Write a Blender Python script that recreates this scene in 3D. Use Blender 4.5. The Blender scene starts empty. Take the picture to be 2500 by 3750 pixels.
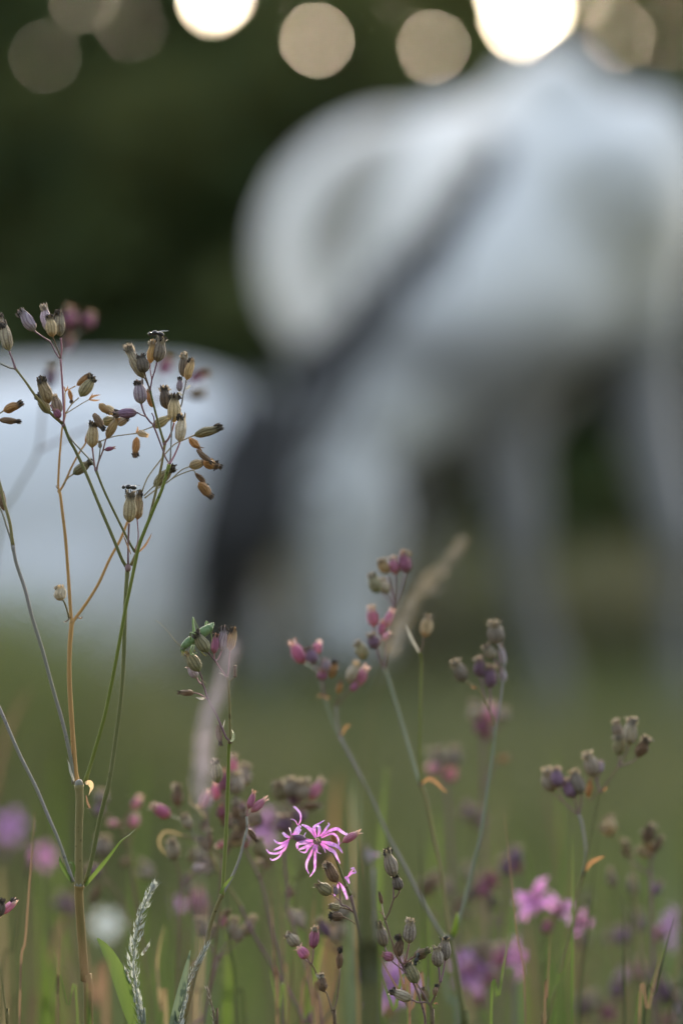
import bpy, bmesh, math, random
import numpy as np
from mathutils import Vector, Matrix, Quaternion, noise as mnoise

random.seed(7)
rng = np.random.default_rng(7)
R = math.radians
scene = bpy.context.scene
COL = scene.collection

# ------------------------------------------------------------------ camera, world, sun
CAMH, LENS, SH = 0.55, 85.0, 36.0
FOC = 0.885                                    # metres to the plants in focus
cam = bpy.data.cameras.new("camera")
cam.lens, cam.sensor_fit, cam.sensor_height, cam.sensor_width = LENS, 'VERTICAL', SH, 24.0
cam.clip_start, cam.clip_end = 0.05, 2000
cam.dof.use_dof, cam.dof.focus_distance, cam.dof.aperture_fstop = True, FOC, 2.95
camo = bpy.data.objects.new("camera", cam)
COL.objects.link(camo)
camo.location, camo.rotation_euler = (0, 0, CAMH), (R(90), 0, 0)
scene.camera = camo

SUN_EL, SUN_AZ = R(15.0), R(4.3)               # azimuth clockwise from +Y (the view direction)
SUNV = Vector((math.sin(SUN_AZ) * math.cos(SUN_EL), math.cos(SUN_AZ) * math.cos(SUN_EL), math.sin(SUN_EL)))
w = bpy.data.worlds.new("World")
scene.world = w
w.use_nodes = True
nt = w.node_tree
for n in list(nt.nodes): nt.nodes.remove(n)
out = nt.nodes.new("ShaderNodeOutputWorld")
sky = nt.nodes.new("ShaderNodeTexSky")
sky.sky_type, sky.sun_disc, sky.sun_elevation, sky.sun_rotation = 'NISHITA', False, SUN_EL, SUN_AZ
sky.air_density, sky.dust_density, sky.ozone_density = 1.0, 4.0, 0.3
bg = nt.nodes.new("ShaderNodeBackground")
bg.inputs[1].default_value = 0.15
veil = nt.nodes.new("ShaderNodeHueSaturation"); veil.inputs['Saturation'].default_value = 0.72   # thin evening haze veil
nt.links.new(sky.outputs[0], veil.inputs['Color']); nt.links.new(veil.outputs[0], bg.inputs[0])
# hazy aureole round the low sun
tc = nt.nodes.new("ShaderNodeTexCoord")
dot = nt.nodes.new("ShaderNodeVectorMath"); dot.operation = 'DOT_PRODUCT'
dot.inputs[1].default_value = SUNV
nrm = nt.nodes.new("ShaderNodeVectorMath"); nrm.operation = 'NORMALIZE'
nt.links.new(tc.outputs['Generated'], nrm.inputs[0]); nt.links.new(nrm.outputs[0], dot.inputs[0])
mx = nt.nodes.new("ShaderNodeMath"); mx.operation = 'MAXIMUM'; mx.inputs[1].default_value = 0
pw = nt.nodes.new("ShaderNodeMath"); pw.operation = 'POWER'; pw.inputs[1].default_value = 45
nt.links.new(dot.outputs['Value'], mx.inputs[0]); nt.links.new(mx.outputs[0], pw.inputs[0])
ml = nt.nodes.new("ShaderNodeMath"); ml.operation = 'MULTIPLY'; ml.inputs[1].default_value = 0.55
nt.links.new(pw.outputs[0], ml.inputs[0])
bg2 = nt.nodes.new("ShaderNodeBackground"); bg2.inputs[0].default_value = (1.0, 0.83, 0.42, 1)
nt.links.new(ml.outputs[0], bg2.inputs[1])
add = nt.nodes.new("ShaderNodeAddShader")
nt.links.new(bg.outputs[0], add.inputs[0]); nt.links.new(bg2.outputs[0], add.inputs[1])
nt.links.new(add.outputs[0], out.inputs[0])

sl = bpy.data.lights.new("sun", 'SUN')
sl.energy, sl.angle, sl.color = 2.0, R(0.5), (1.0, 0.80, 0.58)
so = bpy.data.objects.new("sun", sl)
COL.objects.link(so)
so.rotation_euler = (-SUNV).to_track_quat('-Z', 'Y').to_euler()

scene.view_settings.view_transform = 'Standard'
scene.view_settings.look = 'None'
scene.view_settings.gamma = 1
scene.view_settings.exposure = 2.62
scene.view_settings.use_curve_mapping = False
scene.cycles.use_denoising = True
scene.cycles.use_adaptive_sampling = False
scene.cycles.max_bounces = 8
scene.cycles.transparent_max_bounces = 8
scene.cycles.sample_clamp_indirect = 6

# ------------------------------------------------------------------ helpers
def at(x, y, D):
    """Photograph pixel (2500 x 3750) at distance D -> point of the meadow."""
    return Vector(((x - 1250) / 2500 * 24 / LENS * D, D, CAMH - (y - 1875) / 3750 * SH / LENS * D))
def at15(x, y, D):                              # same, for notes taken on a 1568-wide view
    return at(x * 2500 / 1568, y * 2500 / 1568, D)
def px(wd, D):                                  # pixels -> metres at distance D
    return wd / 2500 * 24 / LENS * D

def link(name, me, mat=None, parent=None):
    o = bpy.data.objects.new(name, me)
    COL.objects.link(o)
    if mat is not None and me is not None:
        if len(me.materials) == 0: me.materials.append(mat)
        else:
            o.material_slots[0].link = 'OBJECT'; o.material_slots[0].material = mat
    if parent is not None: o.parent = parent
    return o
def empty(name, loc, label, cat, group=None):
    o = bpy.data.objects.new(name, None)
    COL.objects.link(o)
    o.location = loc; o.empty_display_size = 0.02
    return tag(o, label, cat, group)
def tag(o, label, cat, group=None):
    o['label'] = label; o['category'] = cat
    if group: o['group'] = group
    return o
def mesh(name, V, F, smooth=True):
    me = bpy.data.meshes.new(name)
    me.from_pydata([tuple(v) for v in V], [], F)
    me.update()
    if smooth: me.polygons.foreach_set('use_smooth', [True] * len(me.polygons))
    return me
def quads_mesh(name, V, nq, mat=None):
    """V: (nq*4,3) array of separate quads."""
    me = bpy.data.meshes.new(name)
    me.vertices.add(len(V)); me.vertices.foreach_set('co', np.ascontiguousarray(V, dtype=np.float32).ravel())
    me.loops.add(nq * 4); me.loops.foreach_set('vertex_index', np.arange(nq * 4, dtype=np.int32))
    me.polygons.add(nq)
    me.polygons.foreach_set('loop_start', np.arange(0, nq * 4, 4, dtype=np.int32))
    me.update(calc_edges=True); me.validate()
    if mat: me.materials.append(mat)
    return me

def spline(P, k=5):
    P = [Vector(p) for p in P]
    if len(P) < 3: return [P[0].lerp(P[-1], i / k) for i in range(k + 1)]
    Q = [2 * P[0] - P[1]] + P + [2 * P[-1] - P[-2]]
    o = []
    for i in range(1, len(Q) - 2):
        a, b, c, d = Q[i - 1], Q[i], Q[i + 1], Q[i + 2]
        for j in range(k):
            t = j / k
            o.append(0.5 * ((2 * b) + (c - a) * t + (2 * a - 5 * b + 4 * c - d) * t * t + (3 * b - a - 3 * c + d) * t ** 3))
    o.append(P[-1])
    return o
def frames(C):
    T = [(C[min(i + 1, len(C) - 1)] - C[max(i - 1, 0)]).normalized() for i in range(len(C))]
    n = T[0].orthogonal().normalized()
    o = []
    for t in T:
        n = (n - t * n.dot(t))
        n = n.normalized() if n.length > 1e-6 else t.orthogonal().normalized()
        o.append((t, n, t.cross(n)))
    return o
def tube(C, rad, seg=8, V=None, F=None, squash=1.0):
    """Round bar through the points C with radii rad (list), capped."""
    V = [] if V is None else V; F = [] if F is None else F
    base = len(V)
    for (c, r, (t, n, b)) in zip(C, rad, frames(C)):
        for s in range(seg):
            a = 2 * math.pi * s / seg
            V.append(c + n * (r * math.cos(a)) + b * (r * squash * math.sin(a)))
    m = len(C)
    for i in range(m - 1):
        for s in range(seg):
            F.append((base + i * seg + s, base + i * seg + (s + 1) % seg, base + (i + 1) * seg + (s + 1) % seg, base + (i + 1) * seg + s))
    F.append(tuple(base + s for s in reversed(range(seg))))
    F.append(tuple(base + (m - 1) * seg + s for s in range(seg)))
    return V, F
def ribbon(C, wid, normal, V=None, F=None, fold=0.25, twist=0.0):
    """Leaf-like strip (three verts across, folded along the midrib)."""
    V = [] if V is None else V; F = [] if F is None else F
    base = len(V); m = len(C); N = Vector(normal).normalized()
    for i, c in enumerate(C):
        t = (C[min(i + 1, m - 1)] - C[max(i - 1, 0)]).normalized()
        s = t.cross(N); s = s.normalized() if s.length > 1e-5 else t.orthogonal()
        s = Quaternion(t, twist * i / max(1, m - 1)) @ s
        nn = s.cross(t).normalized()
        h = wid[i] / 2
        V += [c - s * h + nn * h * fold, c.copy(), c + s * h + nn * h * fold]
    for i in range(m - 1):
        a = base + i * 3; b = a + 3
        F += [(a, a + 1, b + 1, b), (a + 1, a + 2, b + 2, b + 1)]
    return V, F

# ------------------------------------------------------------------ materials
def nodes(name):
    m = bpy.data.materials.new(name); m.use_nodes = True
    t = m.node_tree
    for n in list(t.nodes): t.nodes.remove(n)
    return m, t, t.nodes.new("ShaderNodeOutputMaterial")
def rgb(c): return (c[0], c[1], c[2], 1)
def mixc(t, fac, a, b, mode='MIX'):
    n = t.nodes.new("ShaderNodeMix"); n.data_type = 'RGBA'; n.blend_type = mode
    for i, v in ((0, fac), (6, a), (7, b)):
        if isinstance(v, (int, float)): n.inputs[i].default_value = v
        elif isinstance(v, tuple): n.inputs[i].default_value = rgb(v)
        else: t.links.new(v, n.inputs[i])
    return n.outputs[2]
def ramp(t, src, p0, p1):
    n = t.nodes.new("ShaderNodeMapRange"); n.interpolation_type = 'SMOOTHSTEP'
    n.inputs[1].default_value, n.inputs[2].default_value = p0, p1
    t.links.new(src, n.inputs[0]); return n.outputs[0]
def noise(t, scale, detail=3, coord='Object', stretch=None):
    c = t.nodes.new("ShaderNodeTexCoord"); n = t.nodes.new("ShaderNodeTexNoise")
    n.inputs['Scale'].default_value = scale; n.inputs['Detail'].default_value = detail
    v = c.outputs[coord]
    if stretch:
        mp = t.nodes.new("ShaderNodeMapping"); mp.inputs['Scale'].default_value = stretch
        t.links.new(v, mp.inputs[0]); v = mp.outputs[0]
    t.links.new(v, n.inputs['Vector'])
    return n.outputs['Fac']
def surface(t, out, col, rough=0.7, trans=0.0, bump=None, tcol=None, spec=0.3, sheen=0.0, bd=0.0004, bs=0.4):
    p = t.nodes.new("ShaderNodeBsdfPrincipled")
    if isinstance(col, tuple): p.inputs['Base Color'].default_value = rgb(col)
    else: t.links.new(col, p.inputs['Base Color'])
    p.inputs['Roughness'].default_value = rough
    p.inputs['Specular IOR Level'].default_value = spec
    if sheen: p.inputs['Sheen Weight'].default_value = sheen
    if bump is not None:
        b = t.nodes.new("ShaderNodeBump"); b.inputs['Strength'].default_value = bs; b.inputs['Distance'].default_value = bd
        t.links.new(bump, b.inputs['Height']); t.links.new(b.outputs[0], p.inputs['Normal'])
    sh = p.outputs[0]
    if trans:
        tr = t.nodes.new("ShaderNodeBsdfTranslucent")
        cc = col if tcol is None else tcol
        if isinstance(cc, tuple): tr.inputs[0].default_value = rgb(cc)
        else: t.links.new(cc, tr.inputs[0])
        m = t.nodes.new("ShaderNodeMixShader"); m.inputs[0].default_value = trans
        t.links.new(sh, m.inputs[1]); t.links.new(tr.outputs[0], m.inputs[2]); sh = m.outputs[0]
    t.links.new(sh, out.inputs[0])
def objrand(t):
    return t.nodes.new("ShaderNodeObjectInfo").outputs['Random']
def attr(t, name):
    n = t.nodes.new("ShaderNodeAttribute"); n.attribute_name = name; return n.outputs['Fac']

def capsule_mat(name, body, rib, tip, base):
    """Dry ribbed calyx: body colour, veins, tip and base tints, blotches."""
    m, t, out = nodes(name)
    rb, h = attr(t, 'rib'), attr(t, 'height')
    nz = noise(t, 2.2, 4)
    c = mixc(t, ramp(t, nz, 0.35, 0.7), body, tuple(v * 0.72 for v in body))
    c = mixc(t, ramp(t, h, 0.35, 0.0), c, base)
    rr = t.nodes.new("ShaderNodeMath"); rr.operation = 'MULTIPLY'; rr.inputs[1].default_value = 0.78
    t.links.new(rb, rr.inputs[0])
    c = mixc(t, rr.outputs[0], c, rib)
    th = t.nodes.new("ShaderNodeMath"); th.operation = 'MULTIPLY_ADD'; th.inputs[1].default_value = 0.35
    t.links.new(nz, th.inputs[0]); t.links.new(h, th.inputs[2])
    c = mixc(t, ramp(t, th.outputs[0], 0.95, 1.2), c, tip)
    hs = t.nodes.new("ShaderNodeHueSaturation")
    t.links.new(c, hs.inputs['Color'])
    mr = t.nodes.new("ShaderNodeMapRange"); mr.inputs[3].default_value = 0.95; mr.inputs[4].default_value = 1.5
    t.links.new(objrand(t), mr.inputs[0]); t.links.new(mr.outputs[0], hs.inputs['Value'])
    surface(t, out, hs.outputs[0], 0.62, 0.22, noise(t, 9, 5), bd=0.06, bs=0.5, sheen=0.06)
    return m
CAP = {
 'tan':    ((.43, .37, .27), (.20, .145, .10), (.10, .08, .06), (.36, .24, .13)),
 'cream':  ((.50, .46, .36), (.25, .20, .14), (.10, .085, .07), (.38, .30, .17)),
 'straw':  ((.48, .37, .22), (.28, .19, .10), (.20, .15, .10), (.42, .28, .13)),
 'grey':   ((.36, .34, .30), (.13, .105, .105), (.10, .09, .085), (.22, .22, .15)),
 'lilac':  ((.42, .36, .41), (.18, .11, .17), (.16, .13, .13), (.25, .24, .18)),
 'olive':  ((.28, .27, .19), (.085, .085, .055), (.08, .075, .06), (.17, .19, .085)),
 'brown':  ((.21, .15, .11), (.09, .06, .05), (.05, .04, .035), (.19, .12, .07)),
 'dark':   ((.15, .13, .12), (.06, .05, .05), (.04, .036, .034), (.13, .11, .08)),
 'orange': ((.38, .235, .115), (.20, .11, .05), (.10, .07, .05), (.42, .24, .08)),
 'pink':   ((.50, .17, .29), (.34, .08, .16), (.52, .32, .28), (.42, .17, .13)),
 'rose':   ((.58, .26, .36), (.40, .12, .20), (.66, .46, .40), (.48, .22, .16)),
 'magenta':((.36, .14, .22), (.20, .06, .11), (.28, .16, .12), (.26, .12, .10)),
 'plum':   ((.24, .15, .22), (.12, .06, .11), (.22, .15, .13), (.18, .12, .11)),
 'slate':  ((.31, .285, .28), (.10, .08, .085), (.28, .25, .20), (.21, .20, .14)),
 'pale':   ((.52, .50, .46), (.32, .28, .26), (.44, .36, .26), (.42, .36, .28)),
}
WARM = (1.10, 1.0, .80)
CAPM = {k: capsule_mat('capsule_' + k, *[tuple(c * q for c, q in zip(cc, WARM if k not in ('pink', 'rose', 'magenta', 'plum', 'lilac') else (1, 1, .97))) for cc in v]) for k, v in CAP.items()}

def stem_mat(name, a, b, scale=60):
    m, t, out = nodes(name)
    c = mixc(t, ramp(t, noise(t, scale, 4, stretch=(1, 1, .25)), .35, .68), a, b)
    sp = ramp(t, noise(t, 420, 2), .66, .74)
    c = mixc(t, sp, c, tuple(v * .55 for v in a))
    surface(t, out, c, .65, .12, noise(t, 900, 3), spec=.15, sheen=.03)
    return m
STM = {
 'green':  stem_mat('stem_green', (.12, .13, .045), (.18, .175, .08)),
 'bright': stem_mat('stem_bright_green', (.15, .175, .035), (.21, .225, .07)),
 'olive':  stem_mat('stem_olive', (.18, .155, .06), (.25, .21, .10)),
 'orange': stem_mat('stem_dry_orange', (.44, .25, .08), (.34, .21, .09)),
 'tan':    stem_mat('stem_dry_tan', (.34, .27, .14), (.27, .23, .13)),
 'lilac':  stem_mat('stem_lilac_grey', (.27, .24, .24), (.20, .20, .14)),
 'purple': stem_mat('stem_purple', (.19, .10, .13), (.24, .16, .15)),
 'pink':   stem_mat('stem_pink', (.36, .17, .20), (.25, .14, .13)),
 'brown':  stem_mat('stem_brown', (.15, .10, .07), (.21, .15, .09)),
 'sage':   stem_mat('stem_pale_sage', (.20, .235, .165), (.27, .285, .22)),
 'main':   stem_mat('stem_thick_base', (.25, .165, .06), (.15, .125, .045), 90),
}
def leaf_mat(name, a, b, trans=.35, scale=80):
    m, t, out = nodes(name)
    c = mixc(t, ramp(t, noise(t, scale, 4, stretch=(1, 1, .3)), .35, .7), a, b)
    surface(t, out, c, .55, trans, noise(t, scale * 6, 3), tcol=mixc(t, .5, c, tuple(min(1, v * 1.6) for v in a)))
    return m
LFM = {
 'green': leaf_mat('leaf_green', (.065, .105, .025), (.10, .14, .04)),
 'lush':  leaf_mat('leaf_lush', (.095, .15, .022), (.13, .18, .04)),
 'blue':  leaf_mat('leaf_blue_green', (.075, .11, .072), (.11, .14, .10)),
 'dry':   leaf_mat('leaf_dry_orange', (.21, .125, .06), (.15, .09, .045)),
 'tan':   leaf_mat('leaf_dry_cream', (.46, .36, .22), (.36, .27, .16)),
 'straw': leaf_mat('leaf_straw', (.20, .16, .09), (.15, .13, .07)),
 'brown': leaf_mat('leaf_dry_brown', (.11, .075, .05), (.16, .105, .065)),
 'dark':  leaf_mat('leaf_dark_green', (.045, .058, .024), (.065, .070, .032), .12),
 'grey':  leaf_mat('leaf_pale_grey', (.26, .26, .22), (.33, .31, .27)),
}
m, t, out = nodes('withered_petals')
surface(t, out, mixc(t, ramp(t, noise(t, 6, 4), .4, .7), (.04, .034, .03), (.13, .11, .09)), .9, .1)
TUFTM = m
m, t, out = nodes('withered_petals_pale')
surface(t, out, mixc(t, ramp(t, noise(t, 6, 4), .35, .65), (.24, .20, .15), (.44, .38, .29)), .85, .25)
TUFTP = m
def petal_mat(name, a, b, vein):
    m, t, out = nodes(name)
    u = attr(t, 'along')
    c = mixc(t, ramp(t, u, .0, .6), b, a)
    c = mixc(t, ramp(t, noise(t, 500, 4), .45, .62), c, vein)
    c = mixc(t, ramp(t, u, .93, 1.0), c, (.34, .20, .26))
    surface(t, out, c, .5, .45)
    return m
PETM = petal_mat('petal_pink', (.62, .37, .74), (.60, .16, .54), (.46, .18, .58))
PETW = petal_mat('petal_lilac', (.48, .28, .52), (.46, .18, .44), (.42, .22, .48))
PETX = petal_mat('petal_white', (.80, .82, .80), (.70, .74, .66), (.72, .76, .72))
m, t, out = nodes('flower_centre')
surface(t, out, mixc(t, ramp(t, noise(t, 900, 3), .4, .65), (.16, .11, .07), (.55, .40, .34)), .7, .1)
CENM = m

# ------------------------------------------------------------------ capsule prototypes (unit length on +Z, unit width)
PROF = [(0, .07), (.035, .13), (.08, .25), (.16, .39), (.28, .475), (.40, .50), (.54, .505), (.67, .475), (.79, .41), (.89, .345), (.96, .315), (1.0, .33)]
def capsule_proto(idx, wrinkle=0.02, bend=0.0, flare=0.1, slim=1.0):
    rd = random.Random(100 + idx)
    seg = 30; V = []; F = []; rib = []; hh = []
    for z, r in PROF:
        for s in range(seg):
            a = 2 * math.pi * s / seg
            rb = math.cos(10 * a)
            rr = r * (1 + .075 * rb * math.sin(math.pi * min(1, z * 1.05)) ** .5) * slim
            p = Vector((rr * math.cos(a), rr * math.sin(a), z))
            p += Vector((mnoise.noise(p * 3 + Vector((idx * 7, 0, 0))), mnoise.noise(p * 3 + Vector((0, idx * 9, 0))), 0)) * wrinkle * (0.3 + z)
            p.x += bend * z * z
            V.append(p); rib.append(max(0, rb) ** 2); hh.append(z)
    n = len(PROF)
    for i in range(n - 1):
        for s in range(seg):
            F.append((i * seg + s, i * seg + (s + 1) % seg, (i + 1) * seg + (s + 1) % seg, (i + 1) * seg + s))
    F.append(tuple(reversed(range(seg))))
    for k in range(5):                          # calyx teeth
        a0 = 2 * math.pi * (k + .1) / 5; a1 = 2 * math.pi * (k + .9) / 5; am = (a0 + a1) / 2 + rd.uniform(-.1, .1)
        L = rd.uniform(.14, .28); fl = flare + rd.uniform(-.12, .20)
        b = len(V)
        for a, r, z in ((a0, .325, .985), (am, .32, .98), (a1, .325, .985), ((a0 * .7 + am * .3), .325 + fl * .35, 1 + L * .45), ((a1 * .7 + am * .3), .325 + fl * .35, 1 + L * .45), (am, .325 + fl, 1 + L)):
            V.append(Vector((r * slim * math.cos(a) + bend, r * slim * math.sin(a), z))); rib.append(.5); hh.append(min(1.05, z))
        F += [(b, b + 1, b + 3), (b + 1, b + 4, b + 3), (b + 1, b + 2, b + 4), (b + 3, b + 4, b + 5)]
    me = mesh('capsule', V, F)
    for nm, data in (('rib', rib), ('height', hh)):
        at_ = me.attributes.new(nm, 'FLOAT', 'POINT'); at_.data.foreach_set('value', data)
    me.materials.append(CAPM['tan'])
    return me
CAPS = [capsule_proto(0, .06, .03), capsule_proto(1, .10, .08, .18), capsule_proto(2, .14, -.12, .05, .94), capsule_proto(3, .22, .18, .22, .85)]
def tuft_proto(idx, lean):
    rd = random.Random(300 + idx)
    V = []; F = []
    for k in range(18):
        a = rd.uniform(0, 6.28); r = rd.uniform(.02, .30)
        p = Vector((r * math.cos(a), r * math.sin(a), .9)); C = []
        d = Vector((math.cos(a) * .25, math.sin(a) * .25, 1.0)).normalized()
        for i in range(6):
            C.append(p.copy())
            d = (d + Vector((rd.uniform(-.8, .8) + lean, rd.uniform(-.7, .7), rd.uniform(-.45, .4)))).normalized()
            p = p + d * rd.uniform(.055, .10)
        ribbon(C, [.16, .20, .20, .18, .14, .05], (math.sin(a), -math.cos(a), .3), V, F, .5, rd.uniform(-2, 2))
    me = mesh('withered_tuft', V, F); me.materials.append(TUFTM)
    return me
TUFTS = [tuft_proto(0, 0), tuft_proto(1, .45), tuft_proto(2, .15)]

def local(root, p): return Vector(p) - root.location

def add_capsule(root, D, spec, rd):
    bx, by, tx, ty, wd, style = spec[:6]
    tuft = spec[6] if len(spec) > 6 else 1
    dd = spec[7] if len(spec) > 7 else rd.uniform(-5, 5)
    d0 = D + dd / 1000
    L2 = math.hypot(tx - bx, ty - by)
    dt = px(L2, D) * rd.uniform(-.28, .28)
    B, T = at(bx, by, d0), at(tx, ty, d0 + dt)
    ax = T - B; L = ax.length; wm = px(wd, D)
    k = rd.choice([0, 0, 1, 1, 2]) if style not in ('orange', 'brown') else rd.choice([2, 3, 3])
    o = link('capsule', CAPS[k], CAPM[style], root)
    q = ax.normalized().to_track_quat('Z', 'Y') @ Quaternion((0, 0, 1), rd.uniform(0, 6.28))
    o.rotation_mode = 'QUATERNION'; o.rotation_quaternion = q
    o.location = local(root, B); o.scale = (wm * 1.02, wm * 1.02, L)
    if tuft:
        c = link('withered_tuft', TUFTS[rd.randrange(3)], TUFTP if tuft == 2 else TUFTM, o)
    return o

def add_stem(root, D, spec, rd, first=False, name=None):
    mt, w0, w1, dd0, dd1, pts = spec
    n = len(pts)
    P = [at(x, y, D + (dd0 + (dd1 - dd0) * i / max(1, n - 1)) / 1000) for i, (x, y) in enumerate(pts)]
    W = [px(w0 + (w1 - w0) * i / max(1, n - 1), D) / 2 for i in range(n)]
    if first:                                    # root it in the ground
        g = P[0].copy(); dv = (P[0] - P[1]); g.z = 0
        g.x += max(-.04, min(.04, dv.x * .6)); mid = P[0].lerp(g, .5)
        P = [g, mid] + P; W = [W[0] * 1.25, W[0] * 1.1] + W
    k = 5
    C = spline(P, k); m = len(C)
    rad = []
    for i in range(m):
        f = i / (m - 1) * (len(W) - 1); a = int(f); b = min(a + 1, len(W) - 1)
        r = W[a] + (W[b] - W[a]) * (f - a)
        rad.append(r * (1 + .07 * mnoise.noise(Vector((i * .6, P[0].x * 90, P[0].z * 40)))))
    rad[-1] *= 1.25; rad[0] *= 1.3
    if m > 4: rad[1] *= 1.15; rad[-2] *= 1.12
    V, F = tube(C, rad, 8)
    V = [local(root, v) for v in V]
    return link(name or ('stem' if first else 'branch'), mesh('stem', V, F), STM[mt], root)

def add_leaf(root, D, spec):
    mt, wd, dd0, dd1, pts = spec[:5]
    n = len(pts)
    P = [at(x, y, D + (dd0 + (dd1 - dd0) * i / max(1, n - 1)) / 1000) for i, (x, y) in enumerate(pts)]
    C = spline(P, 5); m = len(C)
    wid = [px(wd, D) * max(.05, math.sin(math.pi * (.12 + .86 * i / (m - 1))) ** .8) for i in range(m)]
    V, F = ribbon(C, wid, (.25, -1, .2), None, None, .35, spec[5] if len(spec) > 5 else .6)
    V = [local(root, v) for v in V]
    return link('leaf', mesh('leaf', V, F), LFM[mt], root)

def knobs(root, D, L):
    """swollen joints of the stems"""
    for x, y, r_, dd, mt in L:
        bm = bmesh.new(); bmesh.ops.create_uvsphere(bm, u_segments=12, v_segments=8, radius=px(r_, D))
        for v in bm.verts: v.co *= 1 + .18 * mnoise.noise(v.co * 900 + Vector((x, y, 0)))
        me = bpy.data.meshes.new('joint'); bm.to_mesh(me); bm.free()
        me.polygons.foreach_set('use_smooth', [True] * len(me.polygons))
        o = link('joint', me, STM[mt], root); o.location = local(root, at(x, y, D + dd / 1000)); o.scale = (1, 1, 1.15)
PLANTS = {}
def plant(name, label, cat, D, stems, caps=(), leaves=(), group=None, seed=1, grow=True):
    rd = random.Random(seed)
    p0 = at(stems[0][5][0][0], stems[0][5][0][1], D + stems[0][3] / 1000)
    root = empty(name, (p0.x, p0.y, 0), label, cat, group)
    for i, s in enumerate(stems): add_stem(root, D, s, rd, i == 0 and grow)
    for c in caps: add_capsule(root, D, c, rd)
    for l in leaves: add_leaf(root, D, l)
    return root

def petal(parent, root_loc, P, wid, mat, normal, twist=.5, name='petal'):
    C = spline(P, 6); m = len(C)
    W = []
    for i in range(m):
        f = i / (m - 1) * (len(wid) - 1); a = int(f); b = min(a + 1, len(wid) - 1)
        W.append(wid[a] + (wid[b] - wid[a]) * (f - a))
    V, F = ribbon(C, W, normal, None, None, .3, twist)
    me = mesh('petal', [v - root_loc for v in V], F)
    al = me.attributes.new('along', 'FLOAT', 'POINT')
    al.data.foreach_set('value', [i / (m - 1) for i in range(m) for _ in range(3)])
    return link(name, me, mat, parent)

# ================================================================== SETTING
# ------------------------------------------------------------------ ground
def ground_mat():
    m, t, out = nodes('meadow_soil')
    c = mixc(t, ramp(t, noise(t, 1.3, 5), .35, .65), (.10, .115, .045), (.14, .12, .075))
    c = mixc(t, ramp(t, noise(t, 9, 5), .45, .65), c, (.075, .09, .035))
    surface(t, out, c, .95, 0, noise(t, 30, 5), bd=.03)
    return m
V = []; F = []
nx, ny = 60, 70
xs = np.sign(np.linspace(-1, 1, nx)) * np.abs(np.linspace(-1, 1, nx)) ** 3 * 420
ys = np.concatenate([np.linspace(-6, 26, 50), 26 + (np.linspace(0, 1, 21)[1:] ** 2.5) * 800])
for yy in ys:
    for xx in xs:
        far = max(0, yy - 30) / 200
        V.append((xx, yy, .012 * math.sin(xx * 1.7 + yy) - .02 + .6 * far * math.sin(xx * .02 + 1)))
nyy = len(ys)
for j in range(nyy - 1):
    for i in range(nx - 1):
        F.append((j * nx + i, j * nx + i + 1, (j + 1) * nx + i + 1, (j + 1) * nx + i))
g = link('ground', mesh('ground', V, F), ground_mat()); g['kind'] = 'structure'

# ------------------------------------------------------------------ trees behind the meadow
def bark_mat():
    m, t, out = nodes('bark')
    c = mixc(t, ramp(t, noise(t, 14, 5, stretch=(1, 1, .2)), .35, .65), (.07, .055, .04), (.15, .125, .10))
    surface(t, out, c, .9, 0, noise(t, 40, 4, stretch=(1, 1, .2)), bd=.02)
    return m
BARK = bark_mat()
def foliage_mat(name, a, b):
    m, t, out = nodes(name)
    ge = t.nodes.new("ShaderNodeNewGeometry")
    c = mixc(t, ge.outputs['Random Per Island'], a, b)
    c = mixc(t, ramp(t, noise(t, 1.1, 3, 'Generated' if False else 'Object'), .38, .62), c, (b[0] * 1.6, b[1] * 1.2, b[2] * 1.15))
    surface(t, out, c, .6, .40, tcol=mixc(t, .6, c, (.34, .27, .05)), spec=.12)
    return m
FOL = [foliage_mat('foliage_deep_green', (.034, .064, .026), (.06, .095, .038)),
       foliage_mat('foliage_mid_green', (.055, .080, .024), (.09, .115, .035)),
       foliage_mat('foliage_olive', (.078, .078, .024), (.13, .115, .034))]
# chinks of sky between the leaves: (x, y in 1568-wide notes, radius)
GAPS = [(1200, 22, 50), (752, 106, 46), (494, -14, 27), (185, -8, 11)]
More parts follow.
